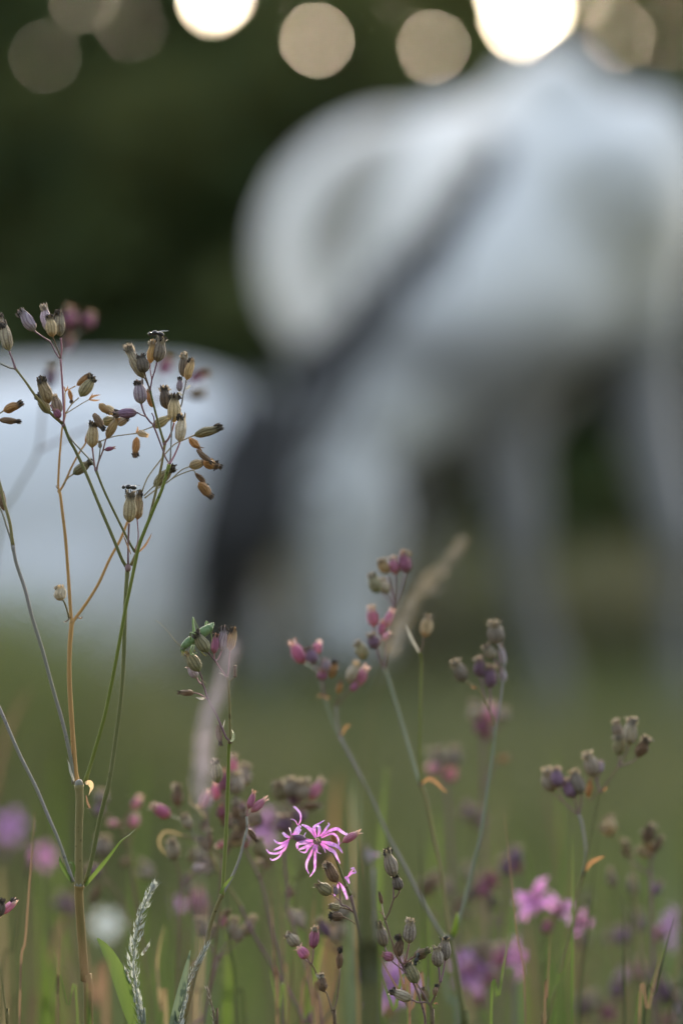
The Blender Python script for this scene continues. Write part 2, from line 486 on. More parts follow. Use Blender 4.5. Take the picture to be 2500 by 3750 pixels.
# thinner leafage with many small chinks
THIN = [(530, 265, 34), (1010, 90, 46), (1045, 25, 36), (890, -10, 36), (1335, 0, 34), (1410, 100, 40), (1535, 95, 34), (100, 130, 22), (320, 50, 28), (680, 30, 34), (620, 170, 26), (1270, 40, 36), (455, 240, 16)]
GD = []
for gx, gy, gr in GAPS:
    p = at15(gx, gy, 1.0) - Vector((0, 0, CAMH))
    GD.append((p.x, p.z, gr / 1568 * 24 / LENS))
GD = np.array(GD)
THINP = .775
TD = [(at15(gx, gy, 1.0) - Vector((0, 0, CAMH)), gr / 1568 * 24 / LENS) for gx, gy, gr in THIN]
def leaves_on(centres, radii, count, size, seed):
    """Leaf-sized quads spread through clumps; kept thin in the chinks where the evening sky shows."""
    r = np.random.default_rng(seed)
    pr = radii ** 2 / (radii ** 2).sum()
    k = r.choice(len(centres), count, p=pr)
    d = r.normal(size=(count, 3)); d /= np.linalg.norm(d, axis=1)[:, None]
    rad = radii[k] * (.35 + .75 * r.random(count) ** .6)
    P = centres[k] + d * rad[:, None] * np.array([1, 1, .8])
    s = P[:, 1]; u = P[:, 0] / s; v = (P[:, 2] - CAMH) / s
    keep = np.ones(count, bool)
    for (gx, gz, gr) in GD:
        rr = gr * .78 + .27 * size / s
        ang = np.arctan2(v - gz, u - gx)
        rr = rr * (1 + .22 * np.sin(3 * ang + gx * 90) + .12 * np.sin(5 * ang + gz * 70))
        keep &= (u - gx) ** 2 + (v - gz) ** 2 > rr ** 2
    for tp, tr in TD:
        keep &= ~(((u - tp.x) ** 2 + (v - tp.z) ** 2 < tr ** 2) & (r.random(count) < THINP))
    sun_side = (u - (1188 - 784) / 1568 * 24 / LENS) ** 2 + (v - (1176 + 300) / 1568 * 24 / LENS) ** 2 < (165 / 1568 * 24 / LENS) ** 2
    keep &= ~(sun_side & (r.random(count) < .985))            # a thin place in the crowns where the low sun filters through
    P = P[keep & (P[:, 2] > .05)]; n = len(P)
    a = r.normal(size=(n, 3)); a /= np.linalg.norm(a, axis=1)[:, None]
    b = np.cross(a, r.normal(size=(n, 3))); b /= np.linalg.norm(b, axis=1)[:, None]
    sz = size * (.6 + .8 * r.random(n))[:, None]
    a = a * sz * .5; b = b * sz * .33
    Q = np.stack([P - a, P - b * 1.0 + a * .1, P + a, P + b * 1.0 + a * .1], axis=1).reshape(-1, 3)
    return Q, n
def tree(x, y, hgt, wid, count, fol, label, cat, group, name, seed, size=.115, low=.12):
    r = np.random.default_rng(seed)
    root = empty(name, (x, y, 0), label, cat, group)
    V = []; F = []
    top = Vector((r.uniform(-.3, .3), r.uniform(-.2, .2), hgt * .86))
    C = spline([Vector((0, 0, -.1)), Vector((r.uniform(-.12, .12), 0, hgt * .3)), top * .7 + Vector((r.uniform(-.2, .2), 0, 0)), top], 5)
    r0 = max(.045, hgt * .022)
    tube(C, [r0 * (1.5 if i == 0 else 1) * (1 - .9 * i / (len(C) - 1)) + .01 for i in range(len(C))], 9, V, F)
    cs = []; rs = []
    nl = int(9 + hgt * 2.2)
    for k in range(nl):
        f = low + (1 - low) * (k + .5) / nl
        zb = hgt * f
        wv = wid * (.55 + .45 * math.sin(math.pi * min(1, f * .9 + .1)))
        a = k * 2.4 + r.uniform(-.5, .5); ln = wv * r.uniform(.35, 1)
        c0 = C[min(len(C) - 1, int(f * .92 * (len(C) - 1)))]
        e = Vector((math.cos(a) * ln, math.sin(a) * ln, zb))
        L = spline([c0, c0.lerp(e, .5) + Vector((0, 0, .08 * hgt * .3)), e], 4)
        rb = max(.012, r0 * .4 * (1 - f * .7))
        tube(L, [rb * (1 - .8 * i / (len(L) - 1)) for i in range(len(L))], 5, V, F)
        for q in (.55, 1.0):
            cc = c0.lerp(e, q)
            cs.append((x + cc.x, y + cc.y, cc.z)); rs.append(wid * r.uniform(.30, .50) * (1.1 - .35 * f))
    link('trunk', mesh('trunk', V, F), BARK, root)
    Q, n = leaves_on(np.array(cs), np.array(rs), count, size, seed + 1)
    Q = Q - np.array([x, y, 0])
    link('crown', quads_mesh('crown', Q, n, None), FOL[fol], root)
    return root
TREES = [  # x, distance, height, half width, leaves, foliage
 (-4.4, 17.5, 7.4, 1.7, 15000, 1, 'tall olive green tree beyond the meadow at the far left edge of the row'),
 (-2.0, 16.2, 7.0, 1.6, 19000, 0, 'dense dark green tree behind the resting horse, left of the grazing horse'),
 (-.2, 17.0, 7.6, 1.6, 20000, 1, 'leafy tree whose chinks show golden light above the grazing horse rump'),
 (1.7, 16.4, 7.2, 1.6, 20000, 2, 'olive brown leafy tree in front of the low sun, right of centre'),
 (3.7, 17.2, 7.6, 1.7, 16000, 1, 'tall green tree behind the right shoulder of the grazing horse'),
 (-6.6, 18.0, 7.2, 1.8, 9000, 0, 'dark green tree standing left of the tall olive green tree'),
 (6.0, 18.2, 7.4, 1.8, 9000, 2, 'olive tree at the right end of the row beyond the meadow'),
 (-3.2, 20.5, 9.0, 1.9, 14000, 2, 'taller back-row tree seen between the two left trees'),
 (-1.0, 21.2, 9.4, 1.9, 16000, 0, 'taller back-row tree behind the dense dark green tree'),
 (1.0, 20.6, 9.2, 1.9, 16000, 2, 'taller back-row tree beneath the brightest patch of light'),
 (3.0, 21.0, 9.0, 1.9, 14000, 1, 'taller back-row tree behind the right shoulder of the horse'),
]
for i, (x, y, h, wd, ct, fo, lb) in enumerate(TREES):
    tree(x, y, h, wd, int(ct * 1.95), fo, lb, 'tree', 'trees in the row beyond the meadow', 'leafy_tree', 40 + i * 3)
BUSH = [(-5.0, 14.6, 'dark hazel bush at the left end of the hedge line'), (-3.3, 14.2, 'dark bush to the left of the bush behind the resting horse'),
        (-1.7, 14.4, 'dark green bush rising behind the back of the resting horse'), (-.1, 14.3, 'dark bush hidden partly by the grazing horse neck'),
        (1.5, 14.4, 'dark bush seen between the forelegs of the grazing horse'), (3.1, 14.2, 'dark bush right of the grazing horse forelegs'),
        (4.8, 14.6, 'dark bush at the right end of the hedge line')]
for i, (x, y, lb) in enumerate(BUSH):
    tree(x, y, 3.4 + .3 * math.sin(i * 2.3), 1.2, 15000, 0, lb, 'bush', 'bushes in front of the trees', 'hedge_bush', 140 + i * 5, .12, .02)

# ------------------------------------------------------------------ unseen wood, added behind the camera to block low sky light
r = np.random.default_rng(99)
nW = 30000
aw = R(112) + r.random(nW) * R(136); rw = 13 + 3.5 * r.random(nW) + 1.2 * np.sin(aw * 9)
hw_ = (7.0 + 1.6 * np.sin(aw * 7 + 1) + .9 * np.sin(aw * 17)) * r.random(nW) ** .8
Pw = np.stack([np.sin(aw) * rw, np.cos(aw) * rw, hw_], 1)
a_ = r.normal(size=(nW, 3)); a_ /= np.linalg.norm(a_, axis=1)[:, None]
b_ = np.cross(a_, r.normal(size=(nW, 3))); b_ /= np.linalg.norm(b_, axis=1)[:, None]
a_ *= .24; b_ *= .15
wo = link('added_wood', quads_mesh('added_wood', np.stack([Pw - a_, Pw - b_, Pw + a_, Pw + b_], 1).reshape(-1, 3), nW), FOL[1])
wo['kind'] = 'stuff'; tag(wo, 'unseen leafy wood added behind the photographer to block low sky light', 'wood')

# ------------------------------------------------------------------ horses
def coat_mat(name, a, b, legs, patch=None, zr=(.95, .30)):
    m, t, out = nodes(name)
    c = mixc(t, ramp(t, noise(t, 4.2, 4), .45, .68), a, b)
    c = mixc(t, ramp(t, noise(t, 60, 3, stretch=(1, 1, .3)), .3, .8), c, tuple(v * .86 for v in a))
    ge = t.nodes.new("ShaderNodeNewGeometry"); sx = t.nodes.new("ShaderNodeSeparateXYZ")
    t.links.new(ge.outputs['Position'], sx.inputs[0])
    c = mixc(t, ramp(t, sx.outputs['Z'], zr[0], zr[1]), c, legs)  # darker downward: shade on belly and legs painted into the coat
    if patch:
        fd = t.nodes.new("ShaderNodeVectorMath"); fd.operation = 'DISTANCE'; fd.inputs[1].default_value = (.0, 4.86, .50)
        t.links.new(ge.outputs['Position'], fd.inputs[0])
        c = mixc(t, ramp(t, fd.outputs['Value'], .42, .30), c, (.38, .37, .35))      # face kept paler, out of the painted belly shade
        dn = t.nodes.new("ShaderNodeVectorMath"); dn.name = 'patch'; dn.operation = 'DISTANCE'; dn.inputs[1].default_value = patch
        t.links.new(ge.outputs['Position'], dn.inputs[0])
        c = mixc(t, ramp(t, dn.outputs['Value'], .31, .15), c, (.13, .125, .10))  # shade of the flank hollow, painted as a dark spot
    surface(t, out, c, .7, 0, noise(t, 220, 2, stretch=(1, 1, .3)), bd=.003, sheen=.25)
    return m
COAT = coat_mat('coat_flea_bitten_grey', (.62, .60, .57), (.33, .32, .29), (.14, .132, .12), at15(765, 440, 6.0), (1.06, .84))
COATW = coat_mat('coat_white', (.68, .67, .66), (.62, .61, .60), (.60, .58, .56))
m, t, out = nodes('mane_hair')
surface(t, out, mixc(t, ramp(t, noise(t, 40, 4, stretch=(1, 1, .15)), .35, .7), (.024, .022, .021), (.075, .069, .066)), .55, .05, noise(t, 160, 3, stretch=(1, 1, .1)), bd=.004)
MANE = m
m, t, out = nodes('mane_hair_pale')
surface(t, out, mixc(t, ramp(t, noise(t, 40, 4, stretch=(1, 1, .15)), .35, .7), (.42, .41, .40), (.60, .59, .58)), .6, .1)
MANEP = m
m, t, out = nodes('hoof_horn'); surface(t, out, mixc(t, ramp(t, noise(t, 20, 4, stretch=(1, 1, 4)), .3, .7), (.05, .045, .04), (.10, .085, .07)), .5); HOOF = m
m, t, out = nodes('eye_dark'); surface(t, out, (.012, .009, .008), .08, spec=.6); EYEM = m

def loft(S, seg=18):
    """S: list of (centre, half width, half height, side vector, up vector); closed tube with elliptical sections."""
    bm = bmesh.new(); rings = []
    # resample with spline for smoothness
    C = spline([s[0] for s in S], 4)
    n = len(C)
    for i in range(n):
        f = i / (n - 1) * (len(S) - 1); a = int(f); b = min(a + 1, len(S) - 1); u = f - a; u = u * u * (3 - 2 * u)
        hw = S[a][1] + (S[b][1] - S[a][1]) * u; hh = S[a][2] + (S[b][2] - S[a][2]) * u
        sv = (S[a][3].lerp(S[b][3], u)).normalized()
        T = (C[min(i + 1, n - 1)] - C[max(i - 1, 0)]).normalized()
        sv = (sv - T * sv.dot(T)).normalized(); uv = T.cross(sv)
        rings.append([bm.verts.new(C[i] + sv * (hw * math.cos(2 * math.pi * k / seg)) + uv * (hh * math.sin(2 * math.pi * k / seg))) for k in range(seg)])
    for i in range(n - 1):
        for k in range(seg):
            bm.faces.new((rings[i][k], rings[i][(k + 1) % seg], rings[i + 1][(k + 1) % seg], rings[i + 1][k]))
    bm.faces.new(list(reversed(rings[0]))); bm.faces.new(rings[-1])
    bmesh.ops.recalc_face_normals(bm, faces=bm.faces)
    return bm
def merge_body(name, bms, vox, mat):
    bm = bmesh.new()
    for b in bms:
        tmp = bpy.data.meshes.new('tmp'); b.to_mesh(tmp); bm.from_mesh(tmp); b.free(); bpy.data.meshes.remove(tmp)
    me = bpy.data.meshes.new(name + '_raw'); bm.to_mesh(me); bm.free()
    o = bpy.data.objects.new(name + '_raw', me); COL.objects.link(o)
    rm = o.modifiers.new('r', 'REMESH'); rm.mode = 'VOXEL'; rm.voxel_size = vox
    sm = o.modifiers.new('s', 'SMOOTH'); sm.factor = .5; sm.iterations = 7
    dg = bpy.context.evaluated_depsgraph_get(); dg.update()
    fin = bpy.data.meshes.new_from_object(o.evaluated_get(dg)); fin.name = name
    bpy.data.objects.remove(o); bpy.data.meshes.remove(me)
    fin.materials.clear()
    fin.polygons.foreach_set('use_smooth', [True] * len(fin.polygons))
    return fin
def hair(parent, name, roots, mat, seed, length, fall, wid, per=9, spread=.04):
    """Locks of hair: tapered strips hanging from a line of root points."""
    rd = random.Random(seed); V = []; F = []
    C = spline(roots, 6)
    for i, c in enumerate(C):
        f = i / (len(C) - 1)
        L = length(f); d = fall(f).normalized()
        for k in range(per):
            s = c + Vector((rd.uniform(-1, 1), rd.uniform(-1, 1), rd.uniform(-1, 1))) * spread
            P = [s + d * (L * q * rd.uniform(.9, 1.1)) + Vector((rd.uniform(-1, 1), rd.uniform(-1, 1), 0)) * .05 * q + Vector((0, 0, -.25 * L * q * q)) for q in (0, .3, .65, 1)]
            K = spline(P, 3)
            tube(K, [wid * (1 - .85 * j / (len(K) - 1)) for j in range(len(K))], 5, V, F, .5)
    return link(name, mesh(name, [v - parent.location for v in V], F), mat, parent)

# --- grazing horse: forequarters towards the camera, rump away to the left, neck lowered to the left
D1 = Vector((-.315, .949, 0)).normalized()       # body axis towards the rump
N1 = Vector((D1.y, -D1.x, 0))                   # across the body, to the right
Zv = Vector((0, 0, 1))
wi = Vector((.475, 5.50, 1.28))                  # shoulder centre
def bp(a, s=0, z=0): return wi + D1 * a + N1 * s + Vector((0, 0, z))
body = loft([(bp(-.36, .06, -.16), .10, .12, N1, Zv), (bp(-.24, .04, -.10), .22, .24, N1, Zv), (bp(-.02, .0, -.09), .25, .33, N1, Zv), (bp(.22, 0, -.13), .26, .375, N1, Zv),
             (bp(.52, 0, -.17), .315, .47, N1, Zv), (bp(.82, 0, -.12), .335, .44, N1, Zv), (bp(1.00, 0, -.05), .345, .38, N1, Zv),
             (bp(1.20, 0, -.05), .335, .375, N1, Zv), (bp(1.36, 0, -.10), .25, .31, N1, Zv)])
whump = loft([(bp(-.18, 0, .10), .10, .12, N1, Zv), (bp(.0, 0, .20), .10, .13, N1, Zv), (bp(.22, 0, .19), .10, .10, N1, Zv), (bp(.45, 0, .15), .09, .06, N1, Zv)])
CRX = [at15(1262, 262, 5.50), at15(1090, 470, 5.27), at15(905, 682, 5.10), at15(735, 868, 4.97), at15(640, 975, 4.90)]
nkS = Vector((.55, -.80, .25)).normalized()
def under(p, k, dy=0): return p + Vector((.66, dy, -.66)) * k
neck = loft([(under(CRX[0], .30, .10), .20, .30, N1, Zv), (under(CRX[1], .215), .15, .225, nkS, Zv), (under(CRX[2], .165), .12, .175, nkS, Zv),
             (under(CRX[3], .125), .10, .135, nkS, Zv), (under(CRX[4], .09), .085, .11, nkS, Zv)])
poll = under(CRX[4], .05)
muz = Vector((.03, 4.82, .24))
fs = Vector((.45, -.89, 0)).normalized()
hd = (muz - poll)
head = loft([(poll + Vector((.0, 0, .03)), .07, .08, fs, Zv), (poll + hd * .14 + Vector((.035, 0, 0)), .095, .125, fs, Zv), (poll + hd * .32 + Vector((.05, 0, 0)), .102, .14, fs, Zv),
             (poll + hd * .55 + Vector((.03, 0, 0)), .08, .11, fs, Zv), (poll + hd * .78 + Vector((.005, 0, 0)), .062, .085, fs, Zv), (poll + hd * .93, .066, .082, fs, Zv), (muz, .045, .055, fs, Zv)])
def leg(P):
    return loft([(Vector(p), r, r2, Vector((1, 0, 0)), Zv) for p, r, r2 in P], 12)
def foreleg(x0, y0, kx, ky, hx, hy, e):
    e = Vector(e)
    k = Vector((kx, ky, .47)); f = Vector((hx, hy, .13))
    return leg([(e + Vector((0, 0, .22)), .10, .13), (e, .088, .10), (e.lerp(k, .5), .068, .075), (k + Vector((0, 0, .03)), .055, .06), (k - Vector((0, 0, .05)), .047, .05),
                (k.lerp(f, .55), .036, .04), (f + Vector((0, 0, .03)), .045, .048), (f - Vector((0, .015, .05)), .038, .042), (Vector((hx, hy - .03, .035)), .055, .06), (Vector((hx, hy - .04, .0)), .062, .068)])
fl1 = foreleg(0, 0, .385, 5.18, .455, 5.16, bp(-.12, -.16, -.44))
fl2 = foreleg(0, 0, .715, 5.12, .715, 5.10, bp(-.12, .17, -.44))
def hindleg(s, off):
    st = bp(1.08 + off, s, -.22); ho = bp(1.42 + off, s, 0); ho.z = .56; fe = bp(1.30 + off, s, 0); fe.z = .14; he = bp(1.26 + off, s, 0); he.z = 0
    return leg([(bp(1.12 + off, s * .6, .02), .15, .2), (st, .145, .19), (bp(1.16 + off, s, -.45), .10, .12), (ho + Vector((0, 0, .05)), .062, .07), (ho - Vector((0, 0, .08)), .05, .055),
                (ho.lerp(fe, .6), .040, .043), (fe, .047, .05), (he + Vector((0, 0, .04)), .055, .06), (he, .064, .068)])
hl1, hl2 = hindleg(-.06, -.10), hindleg(.22, .02)
def ear(p, d, n):
    return loft([(p, .028, .022, n, Zv), (p + d * .06, .034, .02, n, Zv), (p + d * .12, .02, .012, n, Zv), (p + d * .155, .004, .004, n, Zv)], 8)
er1 = ear(poll + fs * .06 + Vector((-.02, 0, .04)), Vector((-.35, -.25, .5)).normalized(), fs)
er2 = ear(poll - fs * .06 + Vector((-.02, 0, .04)), Vector((-.4, .12, .5)).normalized(), fs)
hme = merge_body('horse', [body, whump, neck, head, fl1, fl2, hl1, hl2, er1, er2], .021, COAT)
co = np.empty(len(hme.vertices) * 3, np.float32); hme.vertices.foreach_get('co', co); co = co.reshape(-1, 3)
dr = at15(765, 440, 1.0) - Vector((0, 0, CAMH))            # point where the flank shade is painted into the coat, below the croup
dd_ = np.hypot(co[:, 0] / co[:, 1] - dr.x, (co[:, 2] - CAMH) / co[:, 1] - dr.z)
flank_shade = co[np.argmin(dd_ + 1000 * (dd_ > .005) + co[:, 1])]
COAT.node_tree.nodes['patch'].inputs[1].default_value = tuple(float(v) for v in flank_shade)
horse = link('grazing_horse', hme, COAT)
tag(horse, 'white grey horse grazing with lowered dark-maned neck, blurred behind the flowers', 'horse', 'horses in the meadow')
crest = [c + Vector((-.005, -.05, .0)) for c in CRX]
hair(horse, 'mane', crest, MANE, 5, lambda f: .17 + .10 * f, lambda f: Vector((-.12 - .22 * f, -.45, -.9)), .021, 26, .04)
hair(horse, 'forelock', [poll + Vector((-.05, -.04, .07)), poll + Vector((-.08, -.04, .03)), poll + Vector((-.11, -.03, -.03)), poll + Vector((-.12, -.03, -.10))], MANE, 8, lambda f: .30, lambda f: Vector((-.20, -.10, -1)), .014, 8, .045)
dock = bp(1.40, 0, .06)
hair(horse, 'tail', [dock, dock + D1 * .06 + Vector((0, 0, -.06)), dock + D1 * .08 + Vector((0, 0, -.14))], MANE, 9, lambda f: .72, lambda f: D1 * .12 + Vector((0, 0, -1)), .016, 26, .03)
def ball(name, c, r, mat, parent, sc=(1, 1, 1), seg=12):
    bm = bmesh.new(); bmesh.ops.create_uvsphere(bm, u_segments=seg, v_segments=seg // 2 + 2, radius=r)
    me = bpy.data.meshes.new(name); bm.to_mesh(me); bm.free()
    me.polygons.foreach_set('use_smooth', [True] * len(me.polygons))
    o = link(name, me, mat, parent); o.location = c - parent.location; o.scale = sc
    return o
for s in (-1, 1):
    ball('eye', poll + hd * .27 + fs * (.098 * s) + Vector((-.05 + .02, 0, .02)), .022, EYEM, horse)
    ball('nostril', poll + hd * .93 + fs * (.052 * s) + Vector((-.02, -.02, 0)), .014, EYEM, horse, (1, 1, 1.5))
for c in ((.455, 5.12), (.715, 5.06), (bp(1.16, -.06).x, bp(1.16, -.06).y), (bp(1.28, .22).x, bp(1.28, .22).y)):
    bm = bmesh.new(); bmesh.ops.create_cone(bm, cap_ends=True, segments=16, radius1=.078, radius2=.062, depth=.085)
    me = bpy.data.meshes.new('hoof'); bm.to_mesh(me); bm.free()
    o = link('hoof', me, HOOF, horse); o.location = Vector((c[0], c[1], .04)) - horse.location; o.scale = (1, 1.15, 1)

# --- resting horse: lying broadside in the tall grass at the left, rump to the right
Xv = Vector((1, 0, 0)); Yv = Vector((0, 1, 0))
lb = Vector((-1.13, 5.95, .40))
b2 = loft([(lb + Vector((.86, .02, .02)), .24, .36, Yv, Zv), (lb + Vector((.72, 0, .05)), .34, .45, Yv, Zv), (lb + Vector((.34, 0, .05)), .37, .45, Yv, Zv), (lb + Vector((0, 0, .0)), .38, .41, Yv, Zv),
           (lb + Vector((-.35, 0, .0)), .36, .40, Yv, Zv), (lb + Vector((-.68, 0, .06)), .28, .40, Yv, Zv), (lb + Vector((-.88, 0, .06)), .18, .28, Yv, Zv), (lb + Vector((-.98, 0, .04)), .08, .14, Yv, Zv)])
n2 = loft([(lb + Vector((-.68, 0, .14)), .2, .3, Yv, Zv), (lb + Vector((-.98, -.02, .46)), .14, .21, Yv, Xv), (lb + Vector((-1.18, -.04, .74)), .10, .15, Yv, Xv), (lb + Vector((-1.26, -.04, .88)), .08, .11, Yv, Xv)])
h2 = loft([(lb + Vector((-1.22, -.04, .90)), .07, .08, Yv, Zv), (lb + Vector((-1.34, -.06, .82)), .10, .14, Yv, Zv), (lb + Vector((-1.52, -.09, .66)), .075, .10, Yv, Zv), (lb + Vector((-1.68, -.11, .52)), .06, .075, Yv, Zv), (lb + Vector((-1.73, -.12, .48)), .035, .04, Yv, Zv)])
hq = loft([(lb + Vector((.60, -.20, .02)), .16, .28, Yv, Zv), (lb + Vector((.45, -.32, -.16)), .15, .22, Yv, Zv), (lb + Vector((.22, -.40, -.30)), .11, .14, Yv, Zv), (lb + Vector((.10, -.42, -.40)), .07, .08, Yv, Zv)])
hk = leg([(lb + Vector((.10, -.42, -.42)), .075, .075), (lb + Vector((.40, -.46, -.45)), .055, .055), (lb + Vector((.62, -.48, -.46)), .06, .055), (lb + Vector((.80, -.50, -.46)), .045, .045), (lb + Vector((.97, -.52, -.47)), .05, .05)])
fq = leg([(lb + Vector((-.70, -.22, -.10)), .12, .16), (lb + Vector((-.86, -.34, -.38)), .08, .08), (lb + Vector((-.60, -.40, -.46)), .05, .05), (lb + Vector((-.42, -.42, -.46)), .05, .05)])
e3 = ear(lb + Vector((-1.22, -.10, .95)), Vector((-.1, -.15, 1)).normalized(), Yv); e4 = ear(lb + Vector((-1.22, .02, .95)), Vector((-.1, .15, 1)).normalized(), Yv)
hm2 = merge_body('horse_lying', [b2, n2, h2, hq, hk, fq, e3, e4], .024, COATW)
horse2 = link('resting_horse', hm2, COATW)
tag(horse2, 'white horse lying in the grass at the left edge, behind the tall brown seed capsules', 'horse', 'horses in the meadow')
hair(horse2, 'mane', [lb + Vector((-.62, 0, .46)), lb + Vector((-.88, 0, .62)), lb + Vector((-1.06, -.02, .82)), lb + Vector((-1.16, -.04, .98))], MANEP, 15, lambda f: .22, lambda f: Vector((.05, .35, -.8)), .014, 10, .03)
hair(horse2, 'tail', [lb + Vector((.84, .05, .06)), lb + Vector((.90, .04, -.02)), lb + Vector((.93, .02, -.12))], MANEP, 16, lambda f: .34, lambda f: Vector((.12, .1, -1)), .014, 22, .03)
for s in (-1, 1): ball('eye', lb + Vector((-1.40, -.065 + .10 * s, .83)), .022, EYEM, horse2)

# ------------------------------------------------------------------ meadow grass
def grass_mat(name, cols):
    m, t, out = nodes(name)
    ge = t.nodes.new("ShaderNodeNewGeometry")
    cr = t.nodes.new("ShaderNodeValToRGB"); cr.color_ramp.interpolation = 'LINEAR'
    els = cr.color_ramp.elements
    for i, (p, c) in enumerate(cols):
        e = els[i] if i < 2 else els.new(p)
        e.position = p; e.color = rgb(c)
    t.links.new(ge.outputs['Random Per Island'], cr.inputs[0])
    c = mixc(t, ramp(t, noise(t, 1.6, 4), .42, .60), (.085, .125, .045), (.19, .16, .10))
    c2 = mixc(t, .55, cr.outputs[0], c)
    surface(t, out, c2, .55, .35, tcol=mixc(t, .5, c2, (.18, .22, .05)), spec=.2)
    return m
GR = grass_mat('meadow_grass', [(0, (.075, .10, .032)), (.3, (.105, .13, .042)), (.55, (.145, .15, .064)), (.75, (.18, .155, .09)), (.9, (.15, .108, .095)), (1, (.23, .17, .105))])
def grass(name, X, Y, H, W, lean, seed):
    r = np.random.default_rng(seed); n = len(X)
    a = r.random(n) * 2 * np.pi; la = r.random(n) * 2 * np.pi; ll = lean * H * r.random(n)
    wx, wy = np.cos(a) * W / 2, np.sin(a) * W / 2
    lv = [0, .4, .75, 1.0]; ws = [1, .9, .55, .05]
    L = []
    for f, s in zip(lv, ws):
        cx = X + np.cos(la) * ll * f ** 2; cy = Y + np.sin(la) * ll * f ** 2; cz = H * (f - .12 * f * f * lean) - .02
        L.append(np.stack([cx - wx * s, cy - wy * s, cz], 1)); L.append(np.stack([cx + wx * s, cy + wy * s, cz], 1))
    V = np.stack(L, 1).reshape(-1, 3)                      # n*8
    base = (np.arange(n) * 8)[:, None]
    Fq = np.concatenate([base + np.array([[2 * k, 2 * k + 1, 2 * k + 3, 2 * k + 2]]) for k in range(3)], 1).reshape(-1, 4)
    me = bpy.data.meshes.new(name)
    me.vertices.add(len(V)); me.vertices.foreach_set('co', V.astype(np.float32).ravel())
    nf = len(Fq)
    me.loops.add(nf * 4); me.loops.foreach_set('vertex_index', Fq.astype(np.int32).ravel())
    me.polygons.add(nf); me.polygons.foreach_set('loop_start', np.arange(0, nf * 4, 4, dtype=np.int32))
    me.polygons.foreach_set('use_smooth', np.ones(nf, bool))
    me.update(calc_edges=True)
    return me
r = np.random.default_rng(3)
def band(n, y0, y1, half, h0, h1, w0, w1, pw=1.0):
    Y = y0 + (y1 - y0) * r.random(n) ** pw
    X = (r.random(n) * 2 - 1) * (half + .20 * Y)
    H = h0 + (h1 - h0) * r.random(n) ** 1.6
    W = w0 + (w1 - w0) * r.random(n)
    return X, Y, H, W
bands = [band(5200, 1.02, 1.9, .30, .14, .36, .0025, .006), band(13000, 1.9, 4.3, .6, .14, .36, .003, .007),
         band(30000, 4.3, 9.0, 1.4, .12, .30, .004, .009), band(26000, 9.0, 15.0, 3.0, .16, .38, .007, .015),
         band(1400, .55, 1.02, .35, .10, .26, .0025, .005), band(1500, .0, .6, .9, .08, .2, .0025, .005), band(1500, -2.5, .0, 2, .1, .24, .003, .007)]
for n_, y0_, y1_, wide_ in ((15000, -.5, 4.5, 1.6), (26000, 4.5, 15.0, 4.5)):      # the same sward going on to either side
    b_ = band(n_, y0_, y1_, wide_, .13, .34, .004, .009); ok = np.abs(b_[0]) > .32 + .2 * np.maximum(b_[1], 0)
    bands.append(tuple(q[ok] for q in b_))
# the taller tussocks in front of the resting horse
nT = 5600
tx = -.62 + .32 * r.normal(size=nT); ty = 3.0 + .3 * r.normal(size=nT)
bands.append((tx, ty, (.46 + .09 * r.random(nT)) * np.exp(-((tx + .62) / .62) ** 2), .004 + .004 * r.random(nT)))
X, Y, H, W = (np.concatenate([b[i] for b in bands]) for i in range(4))
gm = grass('meadow_grass', X, Y, H, W, .55, 4)
nP = 5200
GM = grass_mat('seeding_grass', [(0, (.16, .115, .12)), (.4, (.22, .155, .165)), (.7, (.20, .17, .12)), (1, (.15, .15, .075))])
sg = link('seeding_grass', grass('seeding_grass', -.35 + 1.75 * r.random(nP), 6.2 + 1.6 * r.random(nP), .36 + .20 * r.random(nP) ** 1.3, .005 + .005 * r.random(nP), .55, 5), GM); sg['kind'] = 'stuff'
tag(sg, 'mauve brown seeding grass standing behind the legs of the grazing horse', 'grass')
go = link('meadow_grass', gm, GR); go['kind'] = 'stuff'
tag(go, 'green and brownish meadow grass growing under the flowers and horses', 'grass')

# ================================================================== PLANTS IN FOCUS
PLACE = 'ragged robin plants in focus'
F_ = FOC
